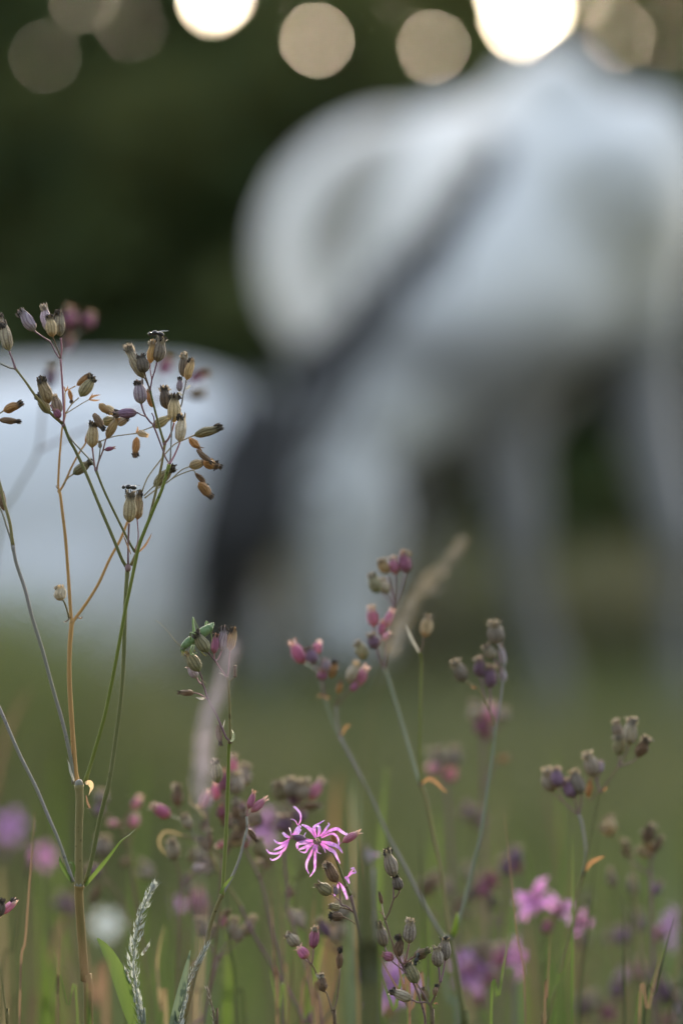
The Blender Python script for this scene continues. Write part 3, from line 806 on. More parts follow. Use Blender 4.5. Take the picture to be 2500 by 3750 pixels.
# ---- the tall brown-capsuled plant at the left: stem, forks, capsules.  stems: (material, width, width, depth, depth, points)
tall = plant('ragged_robin', 'tall green-stemmed plant with brown seed capsules and two flies, left of the horse', 'wildflower', F_, [
 ('main', 34, 31, 0, 0, [(325, 3750), (312, 3590), (300, 3436), (290, 3290), (291, 3244)]),
 ('olive', 28, 30, 0, 0, [(291, 3244), (289, 3168), (290, 3040), (293, 2940), (290, 2874)]),
 ('green', 17, 15, 2, 8, [(316, 3235), (344, 3114), (367, 2996), (402, 2855), (425, 2702), (442, 2568), (452, 2445), (457, 2300), (461, 2186), (468, 2084)]),
 ('bright', 14, 12, 0, -6, [(312, 2866), (346, 2755), (383, 2625), (413, 2484), (440, 2340), (460, 2230), (478, 2147), (496, 2060), (513, 1987), (542, 1915), (566, 1857), (594, 1790), (620, 1700)]),
 ('green', 13, 11, 8, 2, [(462, 2072), (448, 2050), (417, 1975), (367, 1857), (318, 1738), (277, 1650), (255, 1610), (233, 1553)]),
 ('olive', 12, 8, 2, 4, [(233, 1553), (191, 1518), (134, 1454), (96, 1400), (57, 1349)]),
 ('purple', 9, 7, 4, 4, [(57, 1349), (48, 1320), (35, 1286)]),
 ('lilac', 8, 7, 4, 6, [(57, 1349), (38, 1347), (0, 1330), (-30, 1318)]),
 ('pink', 8, 7, 2, 0, [(233, 1553), (235, 1514), (230, 1419), (223, 1315)]),
 ('pink', 6, 6, 0, 0, [(223, 1313), (227, 1278), (224, 1237)]),
 ('brown', 5, 5, 0, -3, [(222, 1310), (217, 1291), (204, 1259), (194, 1234)]),
 ('purple', 6, 6, 0, 3, [(221, 1312), (208, 1296), (186, 1253), (172, 1243), (140, 1222), (128, 1212)]),
 ('pink', 5, 5, 2, 0, [(230, 1550), (200, 1510), (186, 1482)]),
 ('tan', 5, 4, 8, 8, [(240, 1516), (262, 1482), (290, 1456)]),
 ('tan', 4, 3, 8, 8, [(240, 1516), (265, 1500), (300, 1478), (326, 1464)]),
 ('orange', 4, 4, 6, 10, [(238, 1512), (239, 1470), (240, 1435), (258, 1424), (277, 1414)]),
 ('lilac', 6, 6, 4, 0, [(236, 1562), (261, 1607), (297, 1648), (338, 1693), (352, 1721)]),
 ('green', 9, 9, 8, 0, [(494, 2020), (475, 1987), (429, 1895), (383, 1799), (352, 1721)]),
 ('pink', 6, 6, 0, 0, [(350, 1721), (345, 1690), (339, 1640)]),
 ('purple', 7, 5, 0, -2, [(354, 1721), (362, 1690), (377, 1652), (386, 1617), (391, 1604)]),
 ('pink', 3, 3, 0, -2, [(376, 1654), (384, 1646)]),
 ('lilac', 5, 4, 0, -2, [(362, 1690), (366, 1660), (368, 1640)]),
 ('purple', 7, 7, 8, 2, [(470, 2075), (470, 1995), (473, 1916)]),
 ('pink', 5, 4, 8, 4, [(494, 2016), (504, 1990), (507, 1956), (503, 1903)]),
 ('olive', 11, 9, 8, 2, [(480, 2070), (498, 2030), (509, 2002), (543, 1910), (566, 1822), (586, 1732), (594, 1692), (604, 1626)]),
 ('green', 10, 7, 2, 0, [(602, 1622), (591, 1587), (574, 1526), (559, 1466), (550, 1427)]),
 ('purple', 7, 5, 0, 0, [(550, 1427), (553, 1412), (558, 1386), (566, 1362), (575, 1326)]),
 ('pink', 4, 4, 0, 0, [(557, 1390), (551, 1356), (550, 1332)]),
 ('brown', 7, 5, 0, -2, [(550, 1427), (540, 1402), (531, 1386), (528, 1380)]),
 ('brown', 5, 5, -2, -4, [(542, 1404), (536, 1385), (531, 1366)]),
 ('purple', 6, 7, 2, 0, [(620, 1696), (607, 1676), (594, 1640), (564, 1562), (550, 1545), (534, 1523), (524, 1500), (518, 1480)]),
 ('purple', 5, 5, 0, -3, [(536, 1526), (520, 1520), (504, 1511)]),
 ('purple', 5, 4, 0, 0, [(566, 1558), (564, 1530), (556, 1512)]),
 ('pink', 9, 6, 2, 0, [(604, 1622), (617, 1607), (630, 1577), (638, 1547)]),
 ('pink', 8, 6, -6, 0, [(622, 1698), (636, 1674), (652, 1638), (659, 1620)]),
 ('lilac', 6, 6, -4, 2, [(624, 1692), (628, 1596), (629, 1540), (650, 1505), (665, 1482), (671, 1446), (677, 1421), (683, 1393)]),
 ('olive', 4, 4, 6, 10, [(345, 1626), (411, 1600), (460, 1592), (499, 1587)]),
 ('olive', 4, 4, 10, 12, [(499, 1587), (524, 1576), (559, 1563)]),
 ('olive', 4, 4, 10, 6, [(528, 1815), (545, 1798), (564, 1780)]),
 ('tan', 5, 5, 8, 10, [(520, 1800), (543, 1746), (585, 1689), (610, 1657), (642, 1625), (677, 1609), (711, 1594)]),
 ('tan', 5, 4, 8, 10, [(530, 1824), (566, 1797), (610, 1768), (633, 1750), (665, 1721), (692, 1709)]),
 ('olive', 4, 4, 8, 10, [(610, 1768), (639, 1748), (670, 1733), (705, 1722), (716, 1732)]),
 ('lilac', 12, 13, -6, 0, [(268, 3229), (218, 3084), (178, 2990), (138, 2895), (115, 2847), (69, 2755), (0, 2595), (-50, 2490)]),
 ('lilac', 14, 13, 4, 2, [(272, 2870), (260, 2778), (230, 2644), (191, 2510), (161, 2396), (134, 2310), (115, 2247), (92, 2155), (61, 2063), (48, 1998)]),
 ('olive', 12, 9, 2, 6, [(48, 1998), (38, 1918), (15, 1834), (0, 1769), (-22, 1690), (-34, 1600), (-26, 1545), (-8, 1520)]),
 ('lilac', 8, 6, 2, 6, [(46, 1990), (27, 1933), (10, 1880), (-20, 1820)]),
 ('tan', 5, 5, 6, 6, [(-10, 1522), (0, 1514), (13, 1505)]),
 ('purple', 5, 5, 6, 6, [(-26, 1548), (-14, 1540), (-2, 1537)]),
], [
 (35, 1285, 10, 1192, 45, 'grey', 1, 4), (22, 1240, 0, 1160, 36, 'slate', 1, 10),
 (222, 1232, 213, 1150, 42, 'grey', 1, 0), (194, 1234, 183, 1165, 40, 'tan', 1, -6), (178, 1215, 162, 1128, 37, 'lilac', 2, 6), (128, 1212, 80, 1148, 43, 'lilac', 1, 3),
 (182, 1477, 156, 1393, 43, 'tan', 1, 0), (182, 1515, 143, 1452, 34, 'olive', 1, 9), (219, 1517, 198, 1456, 38, 'slate', 2, 5), (222, 1530, 200, 1500, 26, 'magenta', 0, 0),
 (295, 1452, 336, 1388, 40, 'olive', 1, 8), (282, 1412, 324, 1377, 23, 'orange', 1, 10), (254, 1426, 262, 1470, 17, 'orange', 1, 8),
 (338, 1640, 341, 1556, 42, 'cream', 1, 0), (391, 1604, 428, 1536, 30, 'straw', 0, -2), (430, 1555, 466, 1532, 28, 'grey', 1, 4), (368, 1642, 366, 1616, 14, 'grey', 0, -2), (384, 1648, 418, 1639, 15, 'magenta', 0, -2),
 (346, 1518, 379, 1566, 28, 'brown', 1, -4), (346, 1512, 354, 1540, 20, 'brown', 0, 0), (364, 1478, 398, 1512, 26, 'straw', 0, 4), (388, 1485, 424, 1520, 26, 'cream', 1, 6), (503, 1511, 428, 1515, 33, 'plum', 1, -3), (374, 1546, 420, 1538, 34, 'olive', 0, 12),
 (268, 1736, 330, 1694, 34, 'olive', 1, 10),
 (473, 1914, 480, 1816, 45, 'cream', 2, 2), (503, 1904, 513, 1814, 37, 'tan', 1, 5),
 (575, 1325, 592, 1248, 45, 'slate', 1, 0), (550, 1331, 557, 1258, 29, 'straw', 2, 0), (528, 1384, 474, 1282, 43, 'grey', 2, -2), (531, 1365, 518, 1306, 43, 'dark', 1, -5),
 (518, 1480, 510, 1404, 45, 'lilac', 1, 0), (559, 1492, 539, 1436, 22, 'orange', 0, 3),
 (637, 1546, 640, 1456, 46, 'cream', 1, 0), (612, 1498, 603, 1426, 42, 'dark', 2, 7), (658, 1620, 664, 1530, 40, 'pale', 1, -3),
 (684, 1391, 698, 1324, 32, 'straw', 1, 0), (671, 1380, 676, 1304, 36, 'slate', 2, 5), (657, 1434, 660, 1388, 22, 'lilac', 1, 0),
 (711, 1595, 797, 1566, 34, 'olive', 1, 10), (559, 1563, 620, 1530, 34, 'olive', 0, 13), (502, 1580, 537, 1596, 25, 'pale', 0, 10), (502, 1600, 497, 1664, 28, 'orange', 1, 9),
 (693, 1604, 728, 1645, 28, 'orange', 0, 6), (720, 1646, 770, 1694, 24, 'brown', 0, 4), (745, 1690, 790, 1704, 40, 'orange', 1, 6), (776, 1696, 808, 1708, 26, 'brown', 1, 9),
 (693, 1709, 745, 1692, 34, 'cream', 0, 8), (714, 1732, 757, 1772, 22, 'brown', 0, 10), (727, 1766, 770, 1816, 34, 'orange', 1, 8), (564, 1781, 628, 1716, 37, 'olive', 1, 12),
 (13, 1505, 74, 1480, 33, 'orange', 1, 6), (-3, 1537, 66, 1544, 24, 'brown', 1, 6), (16, 1870, 2, 1800, 28, 'brown', 1, 10),
], [
 ('green', 20, 0, -10, [(312, 3245), (330, 3220), (370, 3170), (405, 3125), (440, 3080), (475, 3055), (502, 3030)], 1.8),
 ('green', 16, -6, -12, [(266, 3232), (240, 3195), (222, 3160), (220, 3135)], .5), ('green', 10, -4, -10, [(270, 3215), (272, 3175), (262, 3160), (250, 3162)], .5),
 ('grey', 12, -4, -6, [(272, 2860), (258, 2825), (252, 2800), (246, 2776)], 1.5), ('tan', 22, -4, -2, [(312, 2868), (330, 2866), (338, 2885), (326, 2915)], 1.5), ('brown', 8, -4, -2, [(316, 2912), (322, 2940), (330, 2958), (318, 2960)], 1),
 ('brown', 8, 2, -4, [(500, 2030), (528, 2002), (545, 1975), (556, 1952)], .4), ('brown', 6, 0, -4, [(480, 2030), (462, 1985), (450, 1955)], .4), ('dry', 8, 8, 12, [(326, 1464), (345, 1450), (370, 1445)], 1), ('dry', 7, 8, 4, [(326, 1464), (348, 1466), (368, 1464)], 1), ('dry', 7, 8, 9, [(326, 1464), (336, 1450), (340, 1440)], 1),
 ('dry', 7, 10, 8, [(499, 1588), (504, 1572), (504, 1560)], .5), ('grey', 10, 0, 4, [(680, 1427), (690, 1418), (698, 1410)], .6), ('grey', 9, 0, 2, [(668, 1450), (655, 1440), (645, 1452)], .6), ('dry', 6, 8, 6, [(240, 1436), (247, 1422), (248, 1412)], .4), ('dry', 6, 8, 10, [(240, 1436), (236, 1420), (234, 1414)], .4),
], PLACE, 11)

knobs(tall, F_, [(469, 2080, 12, 7, 'purple'), (291, 3243, 17, 0, 'lilac'), (290, 2872, 16, 0, 'lilac'), (233, 1556, 8, 2, 'purple'), (603, 1625, 7, 2, 'purple'), (620, 1699, 7, 0, 'purple'), (495, 2018, 6, 8, 'purple'), (352, 1722, 6, 0, 'purple'), (550, 1428, 5, 0, 'purple'), (57, 1349, 6, 4, 'purple'), (48, 1998, 8, 2, 'lilac')])
dry = plant('dry_stalk', 'dry orange forked stalk beside the thick green stem at the left', 'dry stalk', F_ + .004, [
 ('orange', 18, 16, 0, 4, [(283, 2862), (275, 2797), (264, 2644), (255, 2491), (256, 2376), (262, 2300), (264, 2280)]),
 ('orange', 13, 11, 4, 8, [(264, 2278), (260, 2243), (251, 2109), (241, 1975), (230, 1880), (222, 1815), (218, 1799)]),
 ('orange', 12, 9, 4, 12, [(266, 2278), (283, 2256), (325, 2197), (364, 2132), (402, 2048), (440, 1979), (465, 1918), (495, 1850), (520, 1795)]),
 ('orange', 9, 7, 8, 8, [(218, 1797), (214, 1776), (218, 1688), (222, 1640), (228, 1572), (240, 1518)]),
 ('orange', 9, 6, 8, 10, [(219, 1797), (231, 1780), (250, 1740), (262, 1712), (291, 1658), (306, 1636), (315, 1622)]),
 ('olive', 6, 5, 8, 10, [(234, 1776), (248, 1752), (268, 1737)]),
 ('tan', 7, 6, 4, -6, [(254, 2262), (246, 2232), (236, 2205), (226, 2192)]),
], [(224, 2200, 216, 2152, 44, 'pale', 2, -6), (314, 1624, 322, 1592, 14, 'orange', 0, 10)],
 [('brown', 6, 2, -4, [(258, 2262), (246, 2274), (236, 2278), (233, 2270)], 1), ('brown', 6, 2, -2, [(282, 2260), (296, 2264), (304, 2256)], 1), ('brown', 6, 6, 2, [(214, 1792), (206, 1782), (208, 1776)], 1)], None, 12, grow=False)

knobs(dry, F_ + .004, [(264, 2280, 10, 4, 'orange'), (218, 1799, 7, 8, 'orange')])

# ---- the plant the bush cricket sits on
cricket_plant = plant('ragged_robin', 'slim green-stemmed plant with dark capsules on which the green cricket sits', 'wildflower', F_, [
 ('olive', 18, 15, 10, 2, [(640, 3850), (672, 3750), (698, 3640), (718, 3558), (754, 3461), (769, 3395), (790, 3329), (812, 3279)]),
 ('bright', 15, 13, 2, 0, [(814, 3276), (817, 3237), (828, 3051), (835, 2875), (838, 2740), (844, 2714)]),
 ('olive', 10, 9, 0, 0, [(844, 2714), (842, 2672), (841, 2583), (838, 2519), (834, 2482)]),
 ('pink', 6, 5, 0, 0, [(834, 2482), (828, 2476), (812, 2455), (797, 2432), (789, 2420)]),
 ('purple', 6, 5, 0, -4, [(789, 2420), (777, 2407), (768, 2396), (761, 2388)]),
 ('pink', 4, 4, 0, 0, [(790, 2420), (786, 2416), (784, 2394)]),
 ('pink', 4, 4, 0, 3, [(790, 2420), (800, 2412), (806, 2398), (812, 2384)]),
 ('pink', 4, 4, 0, 4, [(834, 2480), (839, 2432), (839, 2414), (843, 2384)]),
 ('purple', 8, 6, 0, 0, [(842, 2714), (828, 2700), (815, 2669), (790, 2613), (772, 2580), (759, 2552), (749, 2519), (742, 2504)]),
 ('purple', 6, 5, 0, -3, [(742, 2504), (739, 2481), (731, 2460)]),
 ('pink', 5, 4, 0, 3, [(742, 2504), (732, 2500), (722, 2484)]),
 ('pink', 4, 4, 0, -3, [(757, 2558), (738, 2546), (725, 2540), (711, 2537)]),
 ('lilac', 12, 8, 4, 12, [(812, 3276), (828, 3250), (851, 3209), (879, 3138), (896, 3068), (905, 3033), (903, 2991)]),
 ('olive', 4, 4, 0, 2, [(838, 2500), (848, 2488), (860, 2480)]), ('brown', 12, 11, 2, 2, [(861, 2480), (861, 2458), (861, 2437)]),
 ('brown', 4, 4, 0, 0, [(828, 2695), (806, 2660), (796, 2654)]),
 ('brown', 4, 4, 10, 12, [(905, 3028), (908, 3020), (910, 3034)]),
 ('pink', 4, 4, 12, 12, [(903, 2991), (906, 2975), (909, 2960)]), ('pink', 4, 4, 12, 12, [(904, 2990), (914, 2980), (921, 2970)]),
], [
 (761, 2389, 724, 2324, 43, 'olive', 1, -6), (784, 2394, 791, 2328, 27, 'magenta', 1, 0), (812, 2384, 818, 2306, 34, 'lilac', 1, 3), (843, 2384, 851, 2310, 34, 'straw', 1, 4),
 (731, 2459, 692, 2394, 43, 'olive', 0, -3), (721, 2483, 694, 2441, 31, 'lilac', 0, 3), (711, 2538, 656, 2534, 25, 'brown', 0, -3), (797, 2655, 811, 2722, 25, 'brown', 0, 0),
 (909, 2962, 931, 2902, 24, 'magenta', 0, 12), (919, 2974, 972, 2926, 27, 'rose', 0, 12), (910, 3036, 938, 3080, 22, 'brown', 0, 12),
], [('green', 14, -4, 6, [(844, 2716), (852, 2705), (853, 2685), (846, 2668)], 1), ('green', 14, 0, -8, [(805, 3272), (818, 3248), (838, 3222), (856, 3203)], .8),
    ('grey', 10, 0, 2, [(750, 2556), (735, 2560), (716, 2553)], .8), ('grey', 5, 0, 2, [(826, 2474), (812, 2468), (800, 2464)], .5), ('grey', 4, 0, 2, [(816, 2668), (820, 2650), (824, 2635)], .5)], PLACE, 21)

knobs(cricket_plant, F_, [(843, 2715, 9, 0, 'brown'), (812, 3278, 10, 2, 'olive'), (834, 2483, 6, 0, 'olive'), (790, 2421, 5, 0, 'purple'), (742, 2504, 5, 0, 'purple')])

# ---- the flowering plant in the middle
flower_plant = plant('ragged_robin', 'plant with the sharp ragged pink flower at its top, right of the cricket stem', 'wildflower', F_, [
 ('purple', 13, 11, 6, 4, [(1372, 3850), (1360, 3750), (1342, 3580), (1322, 3440), (1300, 3345), (1283, 3278)]),
 ('green', 11, 8, 4, 0, [(1283, 3278), (1260, 3224), (1238, 3167), (1222, 3128), (1204, 3114), (1178, 3098), (1166, 3084)]),
 ('purple', 6, 5, 2, 6, [(1234, 3152), (1218, 3120), (1214, 3100), (1222, 3088)]),
 ('pink', 4, 4, 2, 4, [(1224, 3128), (1232, 3105), (1241, 3093), (1254, 3084)]),
 ('purple', 7, 5, 6, 2, [(1300, 3345), (1270, 3320), (1247, 3307), (1244, 3246), (1236, 3230)]),
 ('pink', 5, 4, 2, 4, [(1246, 3300), (1232, 3290), (1214, 3273)]),
 ('brown', 5, 4, 6, 6, [(1300, 3345), (1275, 3330), (1244, 3323)]), ('brown', 5, 4, 6, 6, [(1312, 3390), (1285, 3372), (1257, 3358)]),
 ('purple', 5, 6, 0, -2, [(1180, 3098), (1150, 3080), (1118, 3070)]),
], [
 (1254, 3084, 1310, 3048, 27, 'rose', 0, 4), (1222, 3090, 1224, 3045, 27, 'orange', 0, 8), (1235, 3230, 1194, 3170, 42, 'brown', 2, 4), (1213, 3273, 1164, 3238, 42, 'olive', 0, 6),
 (1246, 3323, 1208, 3323, 30, 'olive', 0, 8), (1257, 3358, 1211, 3355, 32, 'brown', 1, 6), (1118, 3072, 1072, 3066, 24, 'plum', 0, -2), (1232, 3278, 1226, 3246, 20, 'lilac', 0, 6),
], [], PLACE, 31)
def fp(x, y, dd=0): return at(900 + x / 3.136, 2800 + y / 3.136, F_ + dd / 1000)
def sharp_flower(c, lobes, label=None, centre=True):
    fl_root = flower_plant
    V = []; F = []
    cc = fp(*c)
    if centre:
        for k in range(16):
            a = k * 2.4; rr = px(14, F_) * math.sqrt((k + .5) / 16)
            P0 = cc + Vector((rr * math.cos(a) * .5, .002, rr * math.sin(a) * .5)); P1 = cc + Vector((rr * math.cos(a), -.0022 - .0006 * (k % 3), rr * math.sin(a)))
            tube([P0, P0.lerp(P1, .6), P1], [px(1.3, F_), px(1.5, F_), px(2.4, F_)], 5, V, F)
    else:
        tube([cc + Vector((0, .001, 0)), cc, cc + Vector((0, -.001, .001))], [px(3, F_), px(6, F_), px(3, F_)], 6, V, F)
    o = link('flower', mesh('flower', [v - fl_root.location for v in V], F), CENM, fl_root)
    for (dd, wids, pts) in lobes:
        P = []
        for i, (x, y) in enumerate(pts):
            f = i / (len(pts) - 1)
            P.append(fp(x, y, dd + (-4 + 7 * f * f) * .8))
        W = [px(v / 3.136, F_) for v in wids]
        petal(o, fl_root.location, P, W, PETM, (.12, -1, .25), random.uniform(-.5, .5))
    return o
sharp_flower((820, 870), [
 (-2, (16, 44, 30, 14), [(800, 842), (760, 770), (715, 725), (672, 702), (638, 690)]),
 (-1, (16, 46, 22, 8), [(810, 835), (785, 760), (790, 712), (850, 672), (906, 638)]),
 (0, (14, 38, 40, 14), [(828, 830), (842, 765), (835, 715), (815, 698)]),
 (-1, (12, 30, 20, 7), [(850, 820), (900, 770), (932, 720), (955, 690), (944, 664)]),
 (-3, (14, 36, 34, 10), [(862, 826), (950, 768), (1040, 738), (1095, 768), (1150, 802), (1162, 784)]),
 (-2, (12, 26, 24, 8), [(866, 842), (980, 795), (1040, 822), (1066, 890), (1060, 945)]),
 (-3, (16, 50, 44, 18), [(868, 882), (960, 908), (1050, 942), (1112, 1018)]),
 (-2, (16, 46, 30, 8), [(866, 896), (940, 960), (1010, 1002), (1050, 1075), (1085, 1142)]),
 (0, (12, 24, 8), [(858, 905), (895, 960), (915, 1015)]),
 (-4, (14, 30, 32, 24, 8), [(802, 918), (796, 1030), (792, 1130), (786, 1212), (732, 1292)]),
 (-5, (14, 30, 30, 24, 8), [(790, 918), (742, 1030), (700, 1120), (696, 1190), (727, 1262)]),
 (-1, (12, 18, 5), [(822, 918), (818, 1000), (868, 1025)]),
 (-2, (16, 50, 44, 18), [(770, 878), (690, 892), (600, 908), (592, 968)]),
 (-3, (14, 38, 34, 22), [(772, 896), (700, 940), (602, 982)]),
 (-2, (12, 24, 22, 8), [(782, 906), (715, 960), (680, 1008), (618, 998)]),
 (0, (10, 18, 14, 7), [(772, 866), (700, 862), (670, 825), (690, 778)])])
sharp_flower((520, 838), [
 (2, (10, 18, 28, 26), [(600, 700), (628, 640), (626, 570), (592, 520), (548, 478)]),
 (2, (8, 12, 12, 6), [(598, 700), (570, 650), (540, 630), (508, 628)]),
 (0, (20, 56, 50, 20), [(530, 815), (570, 790), (595, 740), (632, 702)]),
 (3, (12, 46, 30), [(535, 815), (580, 800), (630, 740)]),
 (1, (8, 14, 10), [(520, 810), (515, 770), (498, 722)]),
 (-1, (20, 38, 26), [(508, 840), (460, 818), (424, 780)]),
 (-2, (16, 38, 32, 22), [(500, 850), (440, 920), (390, 955), (322, 982)]),
 (-1, (14, 26, 22, 10), [(490, 865), (410, 905), (350, 890), (324, 858)]),
 (-3, (16, 30, 26, 22, 10), [(492, 870), (440, 975), (360, 1018), (275, 1014), (233, 970)]),
 (-2, (12, 20, 20, 14), [(430, 985), (380, 1060), (310, 1096), (276, 1076)])], None, False)
sharp_flower((1150, 1400), [
 (8, (14, 40, 26), [(1080, 1360), (1120, 1430), (1165, 1550)]), (9, (14, 34, 20), [(1070, 1350), (1045, 1430), (1010, 1520)]),
 (8, (20, 50, 14), [(1130, 1300), (1160, 1310), (1190, 1370)]), (10, (12, 26, 18, 12), [(1150, 1310), (1210, 1250), (1260, 1240), (1250, 1200)]), (10, (10, 22, 8), [(1180, 1260), (1240, 1190), (1200, 1195)])], None, False)

# ---- low cluster of dark capsules at the bottom right of centre
low = plant('ragged_robin', 'low plant with many dark striped capsules and a fly at the bottom of the picture', 'wildflower', F_, [
 ('brown', 14, 12, 0, 0, [(1584, 3860), (1580, 3750), (1578, 3695), (1574, 3678)]),
 ('brown', 10, 8, 0, 0, [(1575, 3678), (1586, 3660), (1598, 3633), (1610, 3597)]),
 ('purple', 7, 6, 0, 0, [(1610, 3596), (1608, 3565), (1605, 3541)]), ('purple', 7, 6, 0, 3, [(1613, 3596), (1622, 3560), (1629, 3518)]),
 ('brown', 5, 5, 0, -4, [(1594, 3648), (1592, 3650), (1590, 3645)]),
 ('purple', 7, 6, 0, 0, [(1572, 3678), (1557, 3670), (1530, 3671), (1506, 3660)]),
 ('purple', 6, 6, 0, 0, [(1568, 3672), (1553, 3645), (1538, 3622), (1526, 3600)]),
 ('purple', 9, 9, 4, 0, [(1557, 3860), (1557, 3750), (1552, 3710), (1532, 3645), (1508, 3590), (1480, 3550), (1472, 3530)]),
 ('purple', 6, 5, 0, 0, [(1490, 3566), (1461, 3541), (1436, 3520), (1440, 3508)]),
 ('purple', 6, 5, 0, 0, [(1472, 3530), (1466, 3515), (1462, 3503)]),
 ('pink', 7, 6, 0, 0, [(1474, 3530), (1485, 3514), (1493, 3479), (1497, 3456)]),
 ('pink', 6, 5, 0, -4, [(1476, 3530), (1495, 3518), (1514, 3505)]),
 ('brown', 8, 7, 0, 4, [(1470, 3528), (1446, 3490), (1436, 3450), (1428, 3431), (1418, 3395), (1409, 3368)]),
 ('brown', 7, 6, 4, 2, [(1409, 3368), (1425, 3339), (1440, 3294), (1452, 3282), (1463, 3262)]),
 ('purple', 6, 5, 3, 2, [(1441, 3292), (1440, 3246), (1443, 3212)]),
 ('brown', 6, 5, 4, 14, [(1408, 3366), (1401, 3336), (1398, 3310)]),
 ('purple', 5, 5, 4, 12, [(1440, 3512), (1416, 3485), (1407, 3466)]),
], [
 (1605, 3541, 1598, 3474, 43, 'slate', 2, 0), (1630, 3518, 1627, 3442, 43, 'slate', 1, 3), (1590, 3647, 1598, 3610, 20, 'brown', 1, -4), (1506, 3660, 1438, 3632, 38, 'grey', 1, 0), (1525, 3600, 1491, 3534, 46, 'olive', 2, 0),
 (1560, 3668, 1548, 3620, 28, 'brown', 0, 4), (1440, 3509, 1402, 3496, 33, 'magenta', 0, 0), (1462, 3503, 1456, 3436, 38, 'brown', 1, 0), (1497, 3455, 1502, 3376, 46, 'slate', 2, 0), (1514, 3505, 1566, 3483, 36, 'brown', 2, -4),
 (1463, 3261, 1448, 3211, 37, 'dark', 1, 2), (1443, 3212, 1419, 3124, 46, 'slate', 1, 2), (1398, 3312, 1390, 3270, 16, 'brown', 0, 14), (1407, 3467, 1386, 3388, 44, 'slate', 1, 12),
], [('dry', 8, 0, -4, [(1588, 3676), (1596, 3674), (1604, 3678)], .5), ('brown', 6, 0, -4, [(1482, 3528), (1480, 3510), (1478, 3495)], .5), ('brown', 6, 0, -4, [(1494, 3520), (1500, 3510), (1506, 3498)], .5), ('brown', 6, 4, 0, [(1402, 3350), (1394, 3342), (1386, 3335)], .4)], PLACE, 41)

red = plant('ragged_robin', 'small plant with one red and one magenta capsule low in the grass', 'wildflower', F_ + .012, [
 ('brown', 9, 7, 0, 0, [(1228, 3860), (1223, 3750), (1218, 3703)]),
 ('brown', 7, 6, 0, 2, [(1217, 3702), (1205, 3665), (1195, 3635), (1184, 3630)]),
 ('brown', 6, 5, 2, 0, [(1175, 3590), (1162, 3578), (1152, 3548), (1139, 3530)]),
 ('brown', 6, 5, 0, 6, [(1220, 3702), (1234, 3660), (1244, 3573), (1242, 3548)]),
 ('pink', 5, 4, 0, 0, [(1141, 3530), (1146, 3505), (1147, 3474)]), ('purple', 6, 5, 0, 4, [(1137, 3530), (1112, 3506), (1090, 3465)]), ('purple', 5, 5, 0, -3, [(1138, 3530), (1130, 3518), (1126, 3507)]),
], [(1147, 3474, 1152, 3404, 36, 'magenta', 2, 0), (1090, 3465, 1056, 3422, 42, 'grey', 2, 6), (1126, 3508, 1094, 3472, 38, 'pink', 0, -4), (1184, 3632, 1175, 3574, 40, 'brown', 2, 0), (1241, 3550, 1248, 3480, 26, 'brown', 1, 6)],
 [], PLACE, 51)
edge = plant('ragged_robin', 'thin olive stalk with a pink bud cut by the left edge low down', 'wildflower', F_, [
 ('olive', 8, 7, 0, 0, [(30, 3850), (27, 3750), (12, 3620), (0, 3528), (-10, 3420), (0, 3360)]), ('pink', 5, 5, 0, 0, [(-2, 3366), (2, 3355), (8, 3344)])],
 [(8, 3346, 52, 3300, 30, 'rose', 1, 0), (0, 3356, 10, 3300, 30, 'dark', 1, -4)], [], PLACE, 61)

